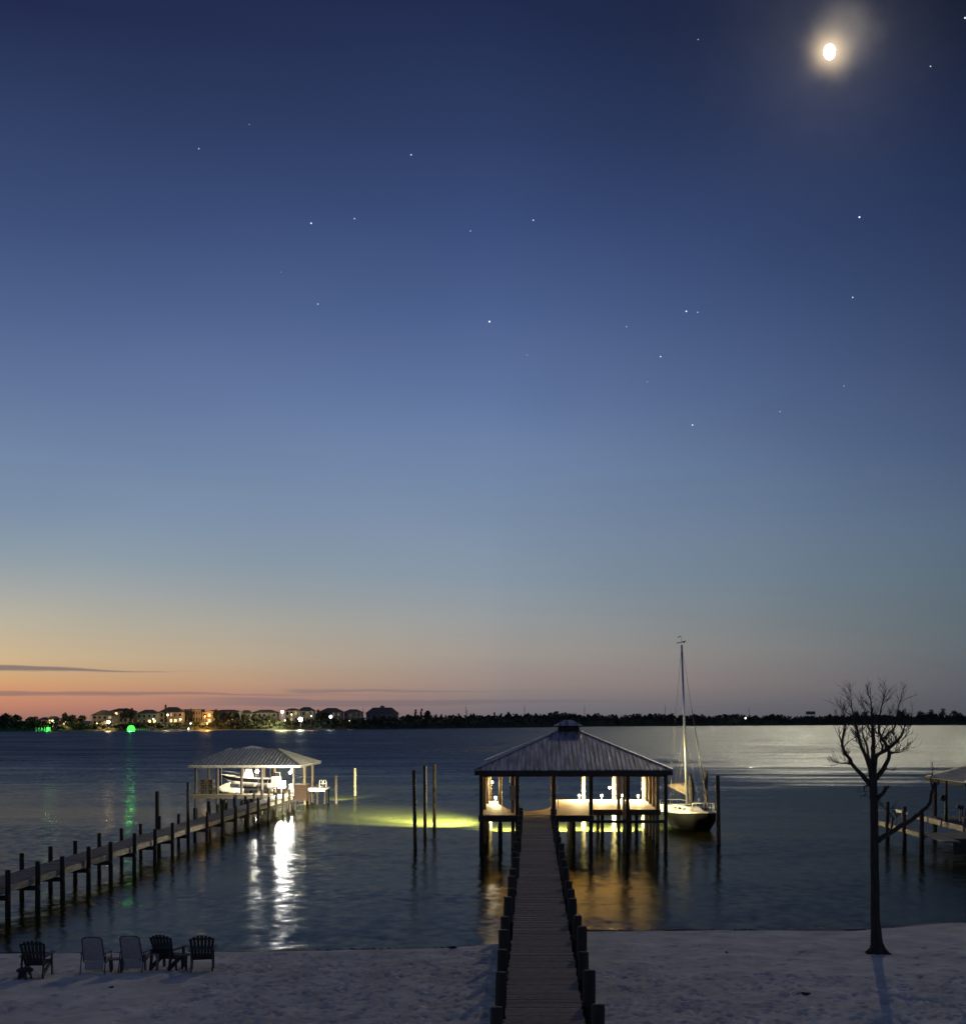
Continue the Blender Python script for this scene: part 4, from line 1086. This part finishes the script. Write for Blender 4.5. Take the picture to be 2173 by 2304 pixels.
def sling_chair(loc, rz, label):
    t = thing('sling_chair', label, 'chair', loc, 'beach chairs facing the water', rz)
    def pt(name, mb, m, sm_=False): return put(name, mb.mesh(name, m, sm_), t)
    for s in (-1, 1):
        pt('side_frame', MB().tube([(s * .29, .42, .34), (s * .29, -.1, .26), (s * .29, -.22, .34), (s * .27, -.48, .98), (s * .22, -.50, 1.03)], .018, 8), M_pvc, True)
        pt('armrest', MB().bar((s * .33, -.32, .56), (s * .33, .30, .54), .06, .03), M_pvc)
        pt('leg', MB().tube([(s * .33, .28, .54), (s * .33, .38, -.03)], .016, 8), M_pvc, True)
        pt('leg', MB().tube([(s * .33, -.26, .56), (s * .33, -.44, -.03)], .016, 8), M_pvc, True)
    pt('top_rail', MB().tube([(-.22, -.50, 1.03), (0, -.505, 1.045), (.22, -.50, 1.03)], .018, 8), M_pvc, True)
    pt('back_fabric', MB().bar((0, -.225, .36), (0, -.485, 1.0), .55, .02, (0, 1, .3)), M_sling)
    pt('seat_fabric', MB().bar((0, -.2, .29), (0, .41, .345), .55, .02), M_sling)
    pt('skirt', MB().bar((0, -.21, .30), (0, -.26, .10), .5, .015, (0, 1, 0)), M_sling)
    return t
def onsand(px, py):
    Z = .45
    for _ in range(5):
        p = P(px, py, Z); Z = ground(p.x, p.y)
    return Vector((p.x, p.y, Z))
c1 = onsand(82, 2196); adirondack(c1, R(4), 'dark adirondack chair, leftmost of the beach chair row')
c2 = onsand(217, 2187); sling_chair(c2, R(3), 'grey high backed sling chair, left one of the two grey chairs')
c3 = onsand(304, 2184); sling_chair(c3, R(-2), 'grey high backed sling chair, right one of the two grey chairs')
c4 = onsand(376, 2180); adirondack(c4, R(-14), 'dark adirondack chair right of the two grey chairs')
c5 = onsand(455, 2182); adirondack(c5, R(12), 'dark adirondack chair, rightmost of the beach chair row')
def side_table(px, py, m, label, w=.42, h=.42):
    p = onsand(px, py)
    t = thing('side_table', label, 'side table', p, 'low side tables between the beach chairs', random.uniform(-.3, .3))
    for j in range(4):
        x = -w / 2 + j * w / 4; put('top_slat', MB().box(x, x + w / 4 - .012, -w / 2, w / 2, h - .025, h).mesh('top_slat', m), t)
    for a in (-1, 1):
        for c in (-1, 1):
            put('leg', MB().bar((a * w * .38, c * w * .38, -.04), (a * w * .42, c * w * .42, h - .025), .05, .05).mesh('leg', m), t)
side_table(262, 2186, M_pvc, 'low grey side table between the two grey chairs', .36, .36)
side_table(340, 2182, M_pale, 'pale side table between a grey chair and a dark chair', .42, .46)
side_table(414, 2183, M_plastic, 'dark side table between the two right hand dark chairs', .40, .44)
p = onsand(56, 2203)
t = thing('footstool', 'low dark round topped stool left of the leftmost chair', 'footstool', p)
put('top', MB().tube([(0, 0, .20), (0, 0, .25), (0, 0, .29)], [.21, .23, .17], 14).mesh('top', M_plastic), t)
for k in range(4):
    a = k * math.pi / 2 + .5; put('leg', MB().bar((math.cos(a) * .17, math.sin(a) * .17, -.04), (math.cos(a) * .13, math.sin(a) * .13, .21), .05, .05).mesh('leg', M_plastic), t)

# driftwood, seaweed, debris
for (px, py, L, a, lab) in ((1809, 2240, .34, .2, 'short dark driftwood stick on the sand left below the bare tree'), (250, 2226, .14, 0, 'tiny dark wood scrap on the sand below the grey chairs'),
                            (1018, 2136, .28, .1, 'thin dark driftwood at the waterline left of the pier'), (1634, 2146, .12, 1, 'small dark shell like lump on the right sand')):
    p = onsand(px, py); m_ = MB()
    pts = [p + Vector((math.cos(a) * L * k, math.sin(a) * L * k, .02 + random.uniform(0, .03))) for k in (-.5, -.1, .25, .5)]
    m_.tube(pts, [.02, .045, .04, .015], 7)
    solo('driftwood', m_, M_drift, lab, 'driftwood', tuple(p), 'bits of driftwood on the sand')
wd = MB()
def weed(px0, px1, n_, dmin, dmax, s):
    for k in range(n_):
        px = random.uniform(px0, px1); Xg = (px - PX) * 46.5 / FPX; Yg = float(shore(Xg)) + random.uniform(dmin, dmax)
        Xg = (px - PX) * Yg / FPX; z = max(ground(Xg, Yg), 0)
        c = (Xg, Yg, z + .005)
        wd.ball(c, s * random.uniform(.5, 1.2), 6, 3, (random.uniform(1, 2.6), random.uniform(.7, 1.3), .28))
weed(1302, 1350, 60, -.25, .35, .05); weed(1335, 1420, 70, -.12, .22, .05); weed(1480, 1580, 110, -.15, .25, .055); weed(1600, 1740, 30, -.1, .2, .045)
weed(1800, 1945, 110, -.15, .2, .055); weed(0, 120, 60, -.1, .12, .045); weed(700, 1100, 40, -.15, .2, .035); weed(1940, 2170, 20, -.1, .2, .04)
solo('seaweed', wd, M_weed, 'dark clumps of seaweed washed up along the waterline', 'seaweed', (5, 46.9, 0), None, False, 'stuff')

# ------------------------------------------------------------------ far shore: houses, trees, masts
def leafy(mb, c, rx, ry, rz, n_, s):
    for _ in range(n_):
        d = Vector((random.gauss(0, 1), random.gauss(0, 1), random.gauss(0, 1))).normalized() * random.random() ** .4
        p = Vector((c[0] + d.x * rx, c[1] + d.y * ry, c[2] + d.z * rz))
        a = Vector((random.gauss(0, 1), random.gauss(0, 1), random.gauss(0, 1))).normalized(); b_ = a.cross(Vector((random.gauss(0, 1), random.gauss(0, 1), random.gauss(0, 1)))).normalized()
        k = s * random.uniform(.5, 1.2)
        mb.add([p - a * k - b_ * k * .6, p + a * k - b_ * k * .5, p + a * k * .7 + b_ * k * .7, p - a * k * .6 + b_ * k * .6], [(0, 1, 2, 3)])

TOPX = [-300, 0, 60, 130, 210, 480, 540, 620, 700, 770, 890, 905, 985, 1100, 1190, 1220, 1240, 1262, 1300, 1400, 1430, 1480, 1540, 1600, 1650, 1700, 1740, 1770, 1800, 1900, 1980, 2173, 2600]
TOPY = [1622, 1624, 1624, 1626, 1630, 1626, 1624, 1622, 1620, 1621, 1616, 1614, 1611, 1611, 1609, 1608, 1606, 1603, 1609, 1611, 1608, 1608, 1611, 1612, 1609.5, 1611.5, 1608.5, 1612, 1613, 1612, 1609, 1609, 1610]
wood = MB(); core = MB()
cvs, cfs = [], []
cols = np.arange(-300, 2600, 4.0)
prof = np.interp(cols, TOPX, TOPY) + np.convolve(rng.normal(0, 2.2, len(cols)), [.3, .4, .3], 'same')
for i, px in enumerate(cols):
    Y = far_y(px) + 18; zt = EYE - (prof[i] - PY) * Y / FPX
    for k, (dy, f) in enumerate(((-12, .0), (-10, .45), (-5, .78), (4, .96), (30, .9))):
        cvs.append((far_x(px, Y + dy), Y + dy, .3 + max(.5, zt - 1.2) * f))
    if i:
        a, c = (i - 1) * 5, i * 5
        for k in range(4): cfs.append((a + k, c + k, c + k + 1, a + k + 1))
wood.add(cvs, cfs)
for i, px in enumerate(cols):
    Y = far_y(px) + 18; zt = EYE - (prof[i] - PY) * Y / FPX
    for k in range(9):
        f = random.random() ** .6
        yy2 = Y + random.uniform(-14, 6); X = far_x(px + random.uniform(-2, 2), yy2)
        leafy(wood, (X, yy2, max(.6, zt * f)), 1.2, 1.2, .9, 3, 1.0 * Y / 1500 + .4)
tag(put('far_wood', wood.mesh('far_wood', M_leaf)), 'dark low wood lining the far shore of the bay', 'wood', None, 'stuff')

def far_tree(px, ytop, wpx, label, kind=0, dy=22, group='trees on the far shore'):
    Y = far_y(px) + dy; X = far_x(px, Y); zt = EYE - (ytop - PY) * Y / FPX; w = wpx * Y / FPX / 2
    t = thing('far_pine' if kind == 1 else 'far_tree', label, 'tree', (X, Y, .8), group)
    part('trunk', MB().tube([(X, Y, .5), (X + random.uniform(-.4, .4), Y, zt * .85)], [.35, .15], 6), M_bark, t)
    cr_ = MB()
    if kind == 1:
        for k in range(5):
            f = .5 + .5 * k / 4; leafy(cr_, (X + random.uniform(-.4, .4) * w, Y, zt * f - .5), w * (1.2 - f * .8), w * .7, zt * .07, 60, .55)
    else:
        for k in range(6):
            a = random.uniform(-1, 1); leafy(cr_, (X + a * w * .6, Y + random.uniform(-1, 1), zt * (.62 + .25 * random.random() - abs(a) * .12)), w * .5, w * .4, zt * .16, 90, .6)
        leafy(cr_, (X, Y, zt * .86), w * .4, w * .3, zt * .13, 80, .55)
    part('crown', cr_, M_leaf if kind else M_leaf2, t)
FT = [(15, 1604, 46, 0, 'rounded dark tree at the far left end of the opposite shore'), (36, 1607, 30, 0, 'lower dark tree right beside the leftmost rounded one'),
 (78, 1611, 40, 0, 'flat topped dark tree between the first two dim far houses'), (147, 1603, 16, 0, 'spiky dark tree right of the small yellow lit house'), (165, 1607, 30, 0, 'broad dark tree left of the gabled far house'),
 (185, 1609, 26, 0, 'dark tree close left of the gabled far house'), (282, 1592, 22, 0, 'tree rising above the green lit far house roof'), (296, 1593, 20, 0, 'second tree above the green lit house roof'),
 (372, 1589, 8, 1, 'slim pine behind the roof of the far house left of the flat building'), (430, 1594, 10, 0, 'small tree top behind the flat far building'),
 (486, 1595, 18, 0, 'round tree right of the orange lit facade'), (520, 1600, 30, 0, 'dark tree before the long dark roof'), (552, 1607, 24, 0, 'dark tree right of the long dark roof'), (575, 1604, 22, 0, 'dark tree before the dim grey house'),
 (604, 1607, 30, 0, 'broad dark tree left of the yellow lit house'), (716, 1596, 16, 0, 'tall dark tree right of the yellow lit house'), (732, 1602, 26, 0, 'dark tree before the house with one white lamp'),
 (700, 1618, 30, 0, 'low dark tree under the right end of the yellow house'), (790, 1621, 22, 0, 'low dark shrub tree before the white far house'), (842, 1610, 14, 0, 'low tree before the pyramid roofed house'),
 (862, 1611, 18, 0, 'dark tree under the pyramid roof eave'), (934, 1598, 10, 1, 'tall slim pine left in the clump right of the houses'), (948, 1596, 9, 1, 'tallest slim pine of the clump right of the houses'), (964, 1599, 24, 0, 'dense dark tree of the clump right of the houses'),
 (918, 1606, 16, 0, 'low dark tree left of the pine clump'), (992, 1608, 8, 1, 'tiny pine just right of the pine clump'), (1018, 1609, 8, 1, 'tiny pine on the low far ridge left of the radio mast'), (1032, 1607, 8, 1, 'tiny pine close left of the radio mast'), (1066, 1606, 8, 1, 'tiny pine close right of the radio mast'), (1058, 1607, 6, 1, 'smallest pine close right of the radio mast'),
 (1113, 1604, 8, 1, 'small pine left of centre far shore'), (1128, 1606, 8, 1, 'second small pine left of the boathouse cupola'), (1144, 1602, 12, 0, 'round tree left of the boathouse cupola'), (1162, 1605, 14, 0, 'low round tree nearer the boathouse cupola'), (1188, 1604, 12, 0, 'bushy tree left of the cupola, second nearest'), (1205, 1604, 14, 0, 'bushy tree left of the cupola, nearest'),
 (1250, 1599, 26, 0, 'tall spreading tree just left above the cupola'), (1272, 1602, 22, 0, 'spreading tree right above the cupola'), (1425, 1606, 18, 0, 'round far tree above the right roof slope'), (1462, 1605, 14, 0, 'far tree left of the mast'),
 (1512, 1604, 20, 0, 'round far tree left close to the mast'), (1652, 1607, 16, 0, 'round far tree right of the mast'), (1738, 1606, 24, 0, 'round far tree right of the white far lamp'), (1866, 1606, 12, 0, 'small far tree at the end of the pale bridge strip'),
 (1925, 1600, 26, 0, 'far tree behind the left twigs of the bare tree'), (1948, 1600, 26, 0, 'far tree behind the trunk line of the bare tree'), (1990, 1607, 20, 0, 'low far tree right of the bare tree leader'), (2022, 1597, 16, 0, 'pointed far tree, left end of the tall right group'), (2036, 1593, 24, 0, 'tall far tree in the right group, left peak'),
 (2070, 1598, 26, 0, 'far tree in the right group, left of the middle'), (2095, 1596, 24, 0, 'far tree in the middle of the right group'), (2122, 1594, 26, 0, 'tallest far tree of the right group'), (2146, 1597, 24, 0, 'rounded far tree near the right edge'), (2160, 1603, 18, 0, 'last far tree before the right edge')]
for px, yt, w, k, lab in FT: far_tree(px, yt, w, lab, k)

WALLS = {}
def wall_m(c): 
    k = 'house_wall_%d_%d_%d' % tuple(int(v * 100) for v in c)
    return mat(k, c, tuple(v * .8 for v in c), (.4, .4, .4), 3, .8)
M_roofd = mat('shingle_roof', (.15, .135, .12), (.10, .09, .08), (.6, .6, .6), 3, .9)
M_winoff = mat('dark_window', (.02, .022, .03), (.015, .016, .02), (1, 1, 1), 2, .15)
E_win = emit('lit_window', (1, .62, .22), 3)
E_wing = emit('dim_window', (1, .72, .36), .5)
E_bulb = emit('far_bulb', (1, .8, .45), 14)
E_bulbw = emit('far_bulb_white', (.95, 1, .95), 14)
def far_house(x0, x1, ytop, yeave, label, wall=(.3, .28, .25), dy=26, depth=11, floors=3, nwin=4, lit=(), dim=(), roof='hip', porch=False, cap=False, win=True):
    px = (x0 + x1) / 2; Y = far_y(px) + dy; s = Y / FPX
    X0, X1 = far_x(x0, Y), far_x(x1, Y); zt = EYE - (ytop - PY) * s; ze = EYE - (yeave - PY) * s; zb = .6
    t = thing('far_house', label, 'house', ((X0 + X1) / 2, Y, zb), 'houses along the far shore')
    part('wall', MB().box(X0 + .6, X1 - .6, Y, Y + depth, zb, ze), wall_m(wall), t)
    wd_ = X1 - X0; o_ = .5
    if roof == 'hip':
        rx = min(wd_ * .32, depth * .5)
        vs = [(X0 - o_, Y - 1.2, ze), (X1 + o_, Y - 1.2, ze), (X1 + o_, Y + depth + .5, ze), (X0 - o_, Y + depth + .5, ze), (X0 + rx, Y + depth / 2, zt), (X1 - rx, Y + depth / 2, zt)]
        part('roof', MB().add(vs, [(0, 1, 5, 4), (1, 2, 5), (2, 3, 4, 5), (3, 0, 4), (3, 2, 1, 0)]), M_roofd, t)
    elif roof == 'gable':
        xm = (X0 + X1) / 2
        vs = [(X0 - o_, Y - .8, ze), (X1 + o_, Y - .8, ze), (xm, Y - .8, zt), (X0 - o_, Y + depth, ze), (X1 + o_, Y + depth, ze), (xm, Y + depth, zt)]
        part('roof', MB().add(vs, [(0, 1, 2), (5, 4, 3), (0, 2, 5, 3), (1, 4, 5, 2), (0, 3, 4, 1)]), M_roofd, t)
    elif roof == 'shed':
        vs = [(X0 - o_, Y - .6, ze), (X1 + o_, Y - .6, zt), (X1 + o_, Y + depth, zt), (X0 - o_, Y + depth, ze)]
        vs += [(a, b2, c - .4) for a, b2, c in vs]
        part('roof', MB().add(vs, [(0, 1, 2, 3), (7, 6, 5, 4), (0, 4, 5, 1), (1, 5, 6, 2), (2, 6, 7, 3), (3, 7, 4, 0)]), M_roofd, t)
        part('gable_wall', MB().add([(X0 + .6, Y, ze), (X1 - .6, Y, ze), (X1 - .6, Y, zt - .7), (X0 + .6, Y, ze + .2)], [(0, 1, 2, 3)]), wall_m(wall), t)
    else:
        part('roof', MB().box(X0 + .2, X1 - .2, Y - .5, Y + depth, ze, zt), M_roofd, t)
    if cap:
        xm = (X0 + X1) / 2; c = part('roof_lantern', MB().box(xm - 1.6, xm + 1.6, Y + depth / 2 - 1.6, Y + depth / 2 + 1.6, zt - .6, zt + .5), wall_m(wall), t)
        part('lantern_roof', MB().add([(xm - 2.2, Y + depth / 2 - 2.2, zt + .5), (xm + 2.2, Y + depth / 2 - 2.2, zt + .5), (xm + 2.2, Y + depth / 2 + 2.2, zt + .5), (xm - 2.2, Y + depth / 2 + 2.2, zt + .5), (xm, Y + depth / 2, zt + 1.8)],
             [(0, 1, 4), (1, 2, 4), (2, 3, 4), (3, 0, 4), (3, 2, 1, 0)]), M_roofd, c)
    if win:
        hf = (ze - zb) / floors; k = 0
        for f in range(floors):
            for j in range(nwin):
                xa = X0 + .6 + (wd_ - 1.2) * (j + .25) / nwin; xb = X0 + .6 + (wd_ - 1.2) * (j + .75) / nwin
                za, zc = zb + hf * f + hf * .3, zb + hf * f + hf * .8
                m_ = E_win if (f, j) in lit else (E_wing if (f, j) in dim else M_winoff)
                w_ = part('window', MB().box(xa, xb, Y - .06, Y - .02, za, zc), m_, t)
                part('frame', MB().box(xa - .12, xa, Y - .10, Y - .01, za, zc).box(xb, xb + .12, Y - .10, Y - .01, za, zc).box(xa - .12, xb + .12, Y - .10, Y - .01, zc, zc + .12), wall_m((.4, .4, .38)), w_)
    if porch:
        hf = (ze - zb) / floors
        for f in range(1, floors):
            z = zb + hf * f
            part('balcony', MB().box(X0 + .4, X1 - .4, Y - 2.4, Y - .12, z - .2, z).box(X0 + .4, X1 - .4, Y - 2.4, Y - 2.3, z + .85, z + 1.0), wall_m((.4, .38, .34)), t)
        for j in range(5):
            xa = X0 + .5 + (wd_ - 1.2) * j / 4
            part('porch_post', MB().box(xa, xa + .25, Y - 2.4, Y - 2.15, zb, ze), wall_m((.4, .38, .34)), t)
    return t, Y
def far_lamp(px, py, Y, e, col, label, r=.6, em=None, aim=None):
    p = XZ(px, py, Y); r *= .8; e *= 8
    t = thing('far_lamp', label, 'lamp', tuple(p), 'lamps along the far shore')
    part('bulb', MB().ball(tuple(p), r, 8, 5), em or E_bulb, t, True)
    part('pole', MB().tube([(p.x, p.y + r * .3, .5), (p.x, p.y + r * .3, p.z - r * .6)], .12, 6), M_metal, t)
    lamp('lamp_light', 'POINT', (p.x, p.y - r - .3, p.z), e, col, t, .5)
OC = (1, .62, .25)
W1, W2, W3 = (.40, .36, .30), (.28, .25, .22), (.66, .60, .42)
far_house(-40, 20, 1612, 1620, 'dim low far house half hidden by trees at the left edge', W2)
far_house(84, 106, 1614, 1620, 'small dark far house left of the small yellow lit one', W2, floors=2, nwin=2)
far_house(107, 123, 1612, 1618, 'small far house glowing yellow near the left end of the shore', W3, floors=2, nwin=2, lit=((1, 0),), dim=((0, 0), (0, 1)), roof='gable')
far_house(134, 156, 1612, 1619, 'dim far house with one orange window row low down', W2, floors=2, nwin=2, lit=((0, 0),), dim=((0, 1),))
far_house(205, 255, 1598, 1610, 'gabled far house with a bright orange lamp at its right', W1, roof='gable', dim=((1, 2), (2, 3)), porch=True)
h, hy = far_house(244, 300, 1594, 1601, 'tall far house with pale yellow upper storey behind the green glow', W3, dy=34, floors=3, nwin=5, lit=((2, 0), (2, 1)), dim=((1, 0), (0, 0)), porch=True)
far_house(306, 355, 1597, 1606, 'dark greenish far house right of the green glow with two lit windows', (.16, .20, .15), floors=3, nwin=4, lit=((1, 2), (1, 3)))
far_house(357, 412, 1591, 1603, 'far house with lit yellow balcony left of the flat building', W1, floors=3, nwin=5, lit=((1, 2), (1, 3)), dim=((1, 4), (0, 0), (2, 2)), porch=True)
far_house(412, 454, 1596, 1598, 'long flat roofed far building with rows of dark windows', W2, floors=3, nwin=6, roof='flat', porch=True)
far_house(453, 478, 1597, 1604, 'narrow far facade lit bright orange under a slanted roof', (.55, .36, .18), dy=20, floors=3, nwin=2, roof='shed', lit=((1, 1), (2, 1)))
far_house(479, 540, 1597, 1601, 'long dark far house right of the orange lit facade', (.14, .13, .12), floors=3, nwin=6, dy=30)
far_house(536, 566, 1598, 1606, 'dim grey far house between the dark long one and the trees', (.2, .19, .18), floors=3, nwin=3, dy=34)
far_house(566, 624, 1597, 1604, 'wide dim far house left of the yellow lit house', (.22, .20, .18), floors=3, nwin=5, dy=34)
far_house(640, 672, 1594, 1599, 'yellow lit far house with bright lamps, left half', W3, floors=3, nwin=3, dim=((1, 1), (2, 2)), lit=((0, 0),))
far_house(668, 706, 1591, 1600, 'yellow lit far house with balcony, right half', W3, floors=3, nwin=4, dy=29, dim=((1, 0), (0, 2)), porch=True)
far_house(718, 770, 1593, 1602, 'dark far house with a single white lamp', (.15, .15, .15), floors=3, nwin=4)
far_house(772, 814, 1596, 1603, 'pale far house with a dark hip roof', (.30, .28, .26), floors=3, nwin=4, dy=24, porch=True)
far_house(822, 895, 1592, 1606, 'large far house with a pyramid roof and roof lantern', (.22, .20, .19), floors=3, nwin=6, dy=36, cap=True)
far_lamp(244, 1625, 905, 1500, OC, 'bright orange lamp before the gabled far house', 1.3, emit('orange_bulb', (1, .72, .32), 40))
far_lamp(218, 1628, 910, 90, OC, 'small pale lamp left of the gabled far house', .35)
far_lamp(118, 1622, 895, 300, (1, .8, .35), 'small yellow lamp at the small glowing far house', .5)
far_lamp(147, 1626, 897, 300, OC, 'orange lamp at the dim far house', .6)
far_lamp(377, 1609, 925, 900, (1, .78, .42), 'yellow lamp on the balcony of the far house left of the flat building', .75)
far_lamp(345, 1618, 925, 60, (1, .8, .5), 'tiny white lamp right of the green glow', .5, E_bulbw)
far_lamp(406, 1619, 925, 120, (1, 1, .95), 'small white lamp at the left end of the flat far building', .55, E_bulbw)
far_lamp(429, 1628, 920, 120, (1, 1, .95), 'small white lamp under the flat far building', .45, E_bulbw)
far_lamp(424, 1640, 918, 100, (1, 1, .95), 'small white lamp low at the water before the flat building', .5, E_bulbw)
far_lamp(466, 1628, 934, 2600, (1, .48, .10), 'orange lamp before the orange lit facade', .5, emit('deep_orange_bulb', (1, .5, .12), 30))
far_lamp(461, 1612, 935, 2200, (1, .48, .10), 'upper orange lamp of the orange lit facade', .3, emit('deep_orange_bulb', (1, .5, .12), 30))
far_lamp(635, 1602, 970, 5000, (1, .85, .35), 'bright yellow lamp at the left corner of the yellow house', 1.1, emit('yellow_bulb', (1, .85, .4), 40))
far_lamp(676, 1619, 968, 7000, (1, .92, .6), 'very bright white lamp before the yellow house', 1.9, emit('pale_bulb', (1, .97, .75), 30))
far_lamp(656, 1608, 975, 500, (1, .82, .35), 'small yellow lamp in the middle of the yellow house', .5)
far_lamp(641, 1621, 975, 500, (1, .82, .35), 'low yellow lamp at the left foot of the yellow house', .5)
far_lamp(700, 1611, 983, 500, (1, .6, .3), 'small orange lamp at the right end of the yellow house', .4)
far_lamp(744, 1613, 1010, 400, (.9, 1, 1), 'white lamp on the dark far house right of the yellow one', 1.3, E_bulbw)
far_lamp(786, 1622, 1030, 60, (1, .8, .6), 'dim lamp under the pale far house', .2)
far_lamp(1677, 1616.5, 1670, 60, (.95, .97, 1), 'single white lamp on the far shore right of the mast', .9, E_bulbw)
# green beacons
def green(px, py, Y, r, e, label, st=8):
    p = XZ(px, py, Y); e *= 4; r *= 1.9
    t = thing('green_light', label, 'light', tuple(p), 'green lights on the far shore docks')
    part('lens', MB().ball(tuple(p), r, 10, 6), emit('green_glow_%d' % st, (.02, 1, .025), st), t, True)
    part('pole', MB().tube([(p.x, p.y + r * .4, -.5), (p.x, p.y + r * .4, p.z - r * .5)], .15, 6), M_pile, t)
    lamp('lamp_light', 'POINT', (p.x, p.y - r - .4, p.z), e, (.05, 1, .12), t, .6)
green(295, 1641.5, 872, 1.35, 11000, 'large brilliant green light at the far waterline')
green(108, 1640.5, 862, .55, 1200, 'small green light on the far dock at left', 12)
fd = thing('far_dock', 'short far dock with pale posts lit green right of the brilliant light', 'dock', (far_x(325, 885), 885, 0))
xa, xb = far_x(312, 885), far_x(340, 885)
part('deck', MB().box(xa, xb, 880, 882.5, .9, 1.15), wall_m((.5, .5, .48)), fd)
for k in range(7):
    x = xa + (xb - xa) * k / 6; part('post', MB().box(x - .15, x + .15, 880, 880.3, -.5, 2.0), wall_m((.5, .5, .48)), fd)
fd = thing('far_dock', 'small far dock lit green near the left end of the shore', 'dock', (far_x(100, 868), 868, 0))
xa, xb = far_x(86, 868), far_x(118, 868)
part('deck', MB().box(xa, xb, 864, 866.5, .7, .95), wall_m((.5, .5, .48)), fd)
for k in range(6):
    x = xa + (xb - xa) * k / 5; part('post', MB().box(x - .15, x + .15, 864, 864.3, -.5, 2.6), wall_m((.5, .5, .48)), fd)
# radio masts
for px, yt, lab in ((1048, 1589, 'taller radio mast on the far shore left of the boathouse'), (1051, 1597, 'short radio mast beside the tallest one'), (1180, 1588, 'thin radio mast left of the cupola'),
                    (1315, 1587, 'thin radio mast right of the cupola'), (1496, 1586, 'thin radio mast left of the sailboat mast'), (1685, 1590, 'thin radio mast right of the sailboat mast'), (817, 1593, 'thin mast left of the pyramid roofed house')):
    Y = far_y(px) + 60; X = far_x(px, Y); zt = EYE - (yt - PY) * Y / FPX
    t = thing('radio_mast', lab, 'mast', (X, Y, 1), 'radio masts on the far shore')
    part('mast', MB().tube([(X, Y, .8), (X, Y, zt)], [.32, .16], 4), M_metal, t)
    part('crossbar', MB().bar((X - .7, Y, zt * .8), (X + .7, Y, zt * .8), .15, .15), M_metal, t)
# low far building with pale strip
Y = 1800
t = thing('far_building', 'dark block on stilts with a long pale strip on the far right shore', 'building', (far_x(1825, Y), Y, 1))
a, c = XZ(1797, 1618, Y), XZ(1863, 1614.5, Y)
part('pale_strip', MB().box(a.x, c.x, Y - 2, Y + 4, a.z + .3, c.z + .2), mat('pale_concrete', (.75, .75, .72), (.6, .6, .58), (.1, .1, .1), 2, .8), t)
a, c = XZ(1814, 1608, Y + 20), XZ(1832, 1601, Y + 20)
part('block', MB().box(a.x, c.x, Y + 14, Y + 24, a.z, c.z), wall_m((.12, .12, .13)), t)
for x in (a.x + .5, (a.x + c.x) / 2, c.x - .5):
    part('stilt', MB().box(x - .25, x + .25, Y + 15, Y + 15.5, 1, a.z), wall_m((.12, .12, .13)), t)
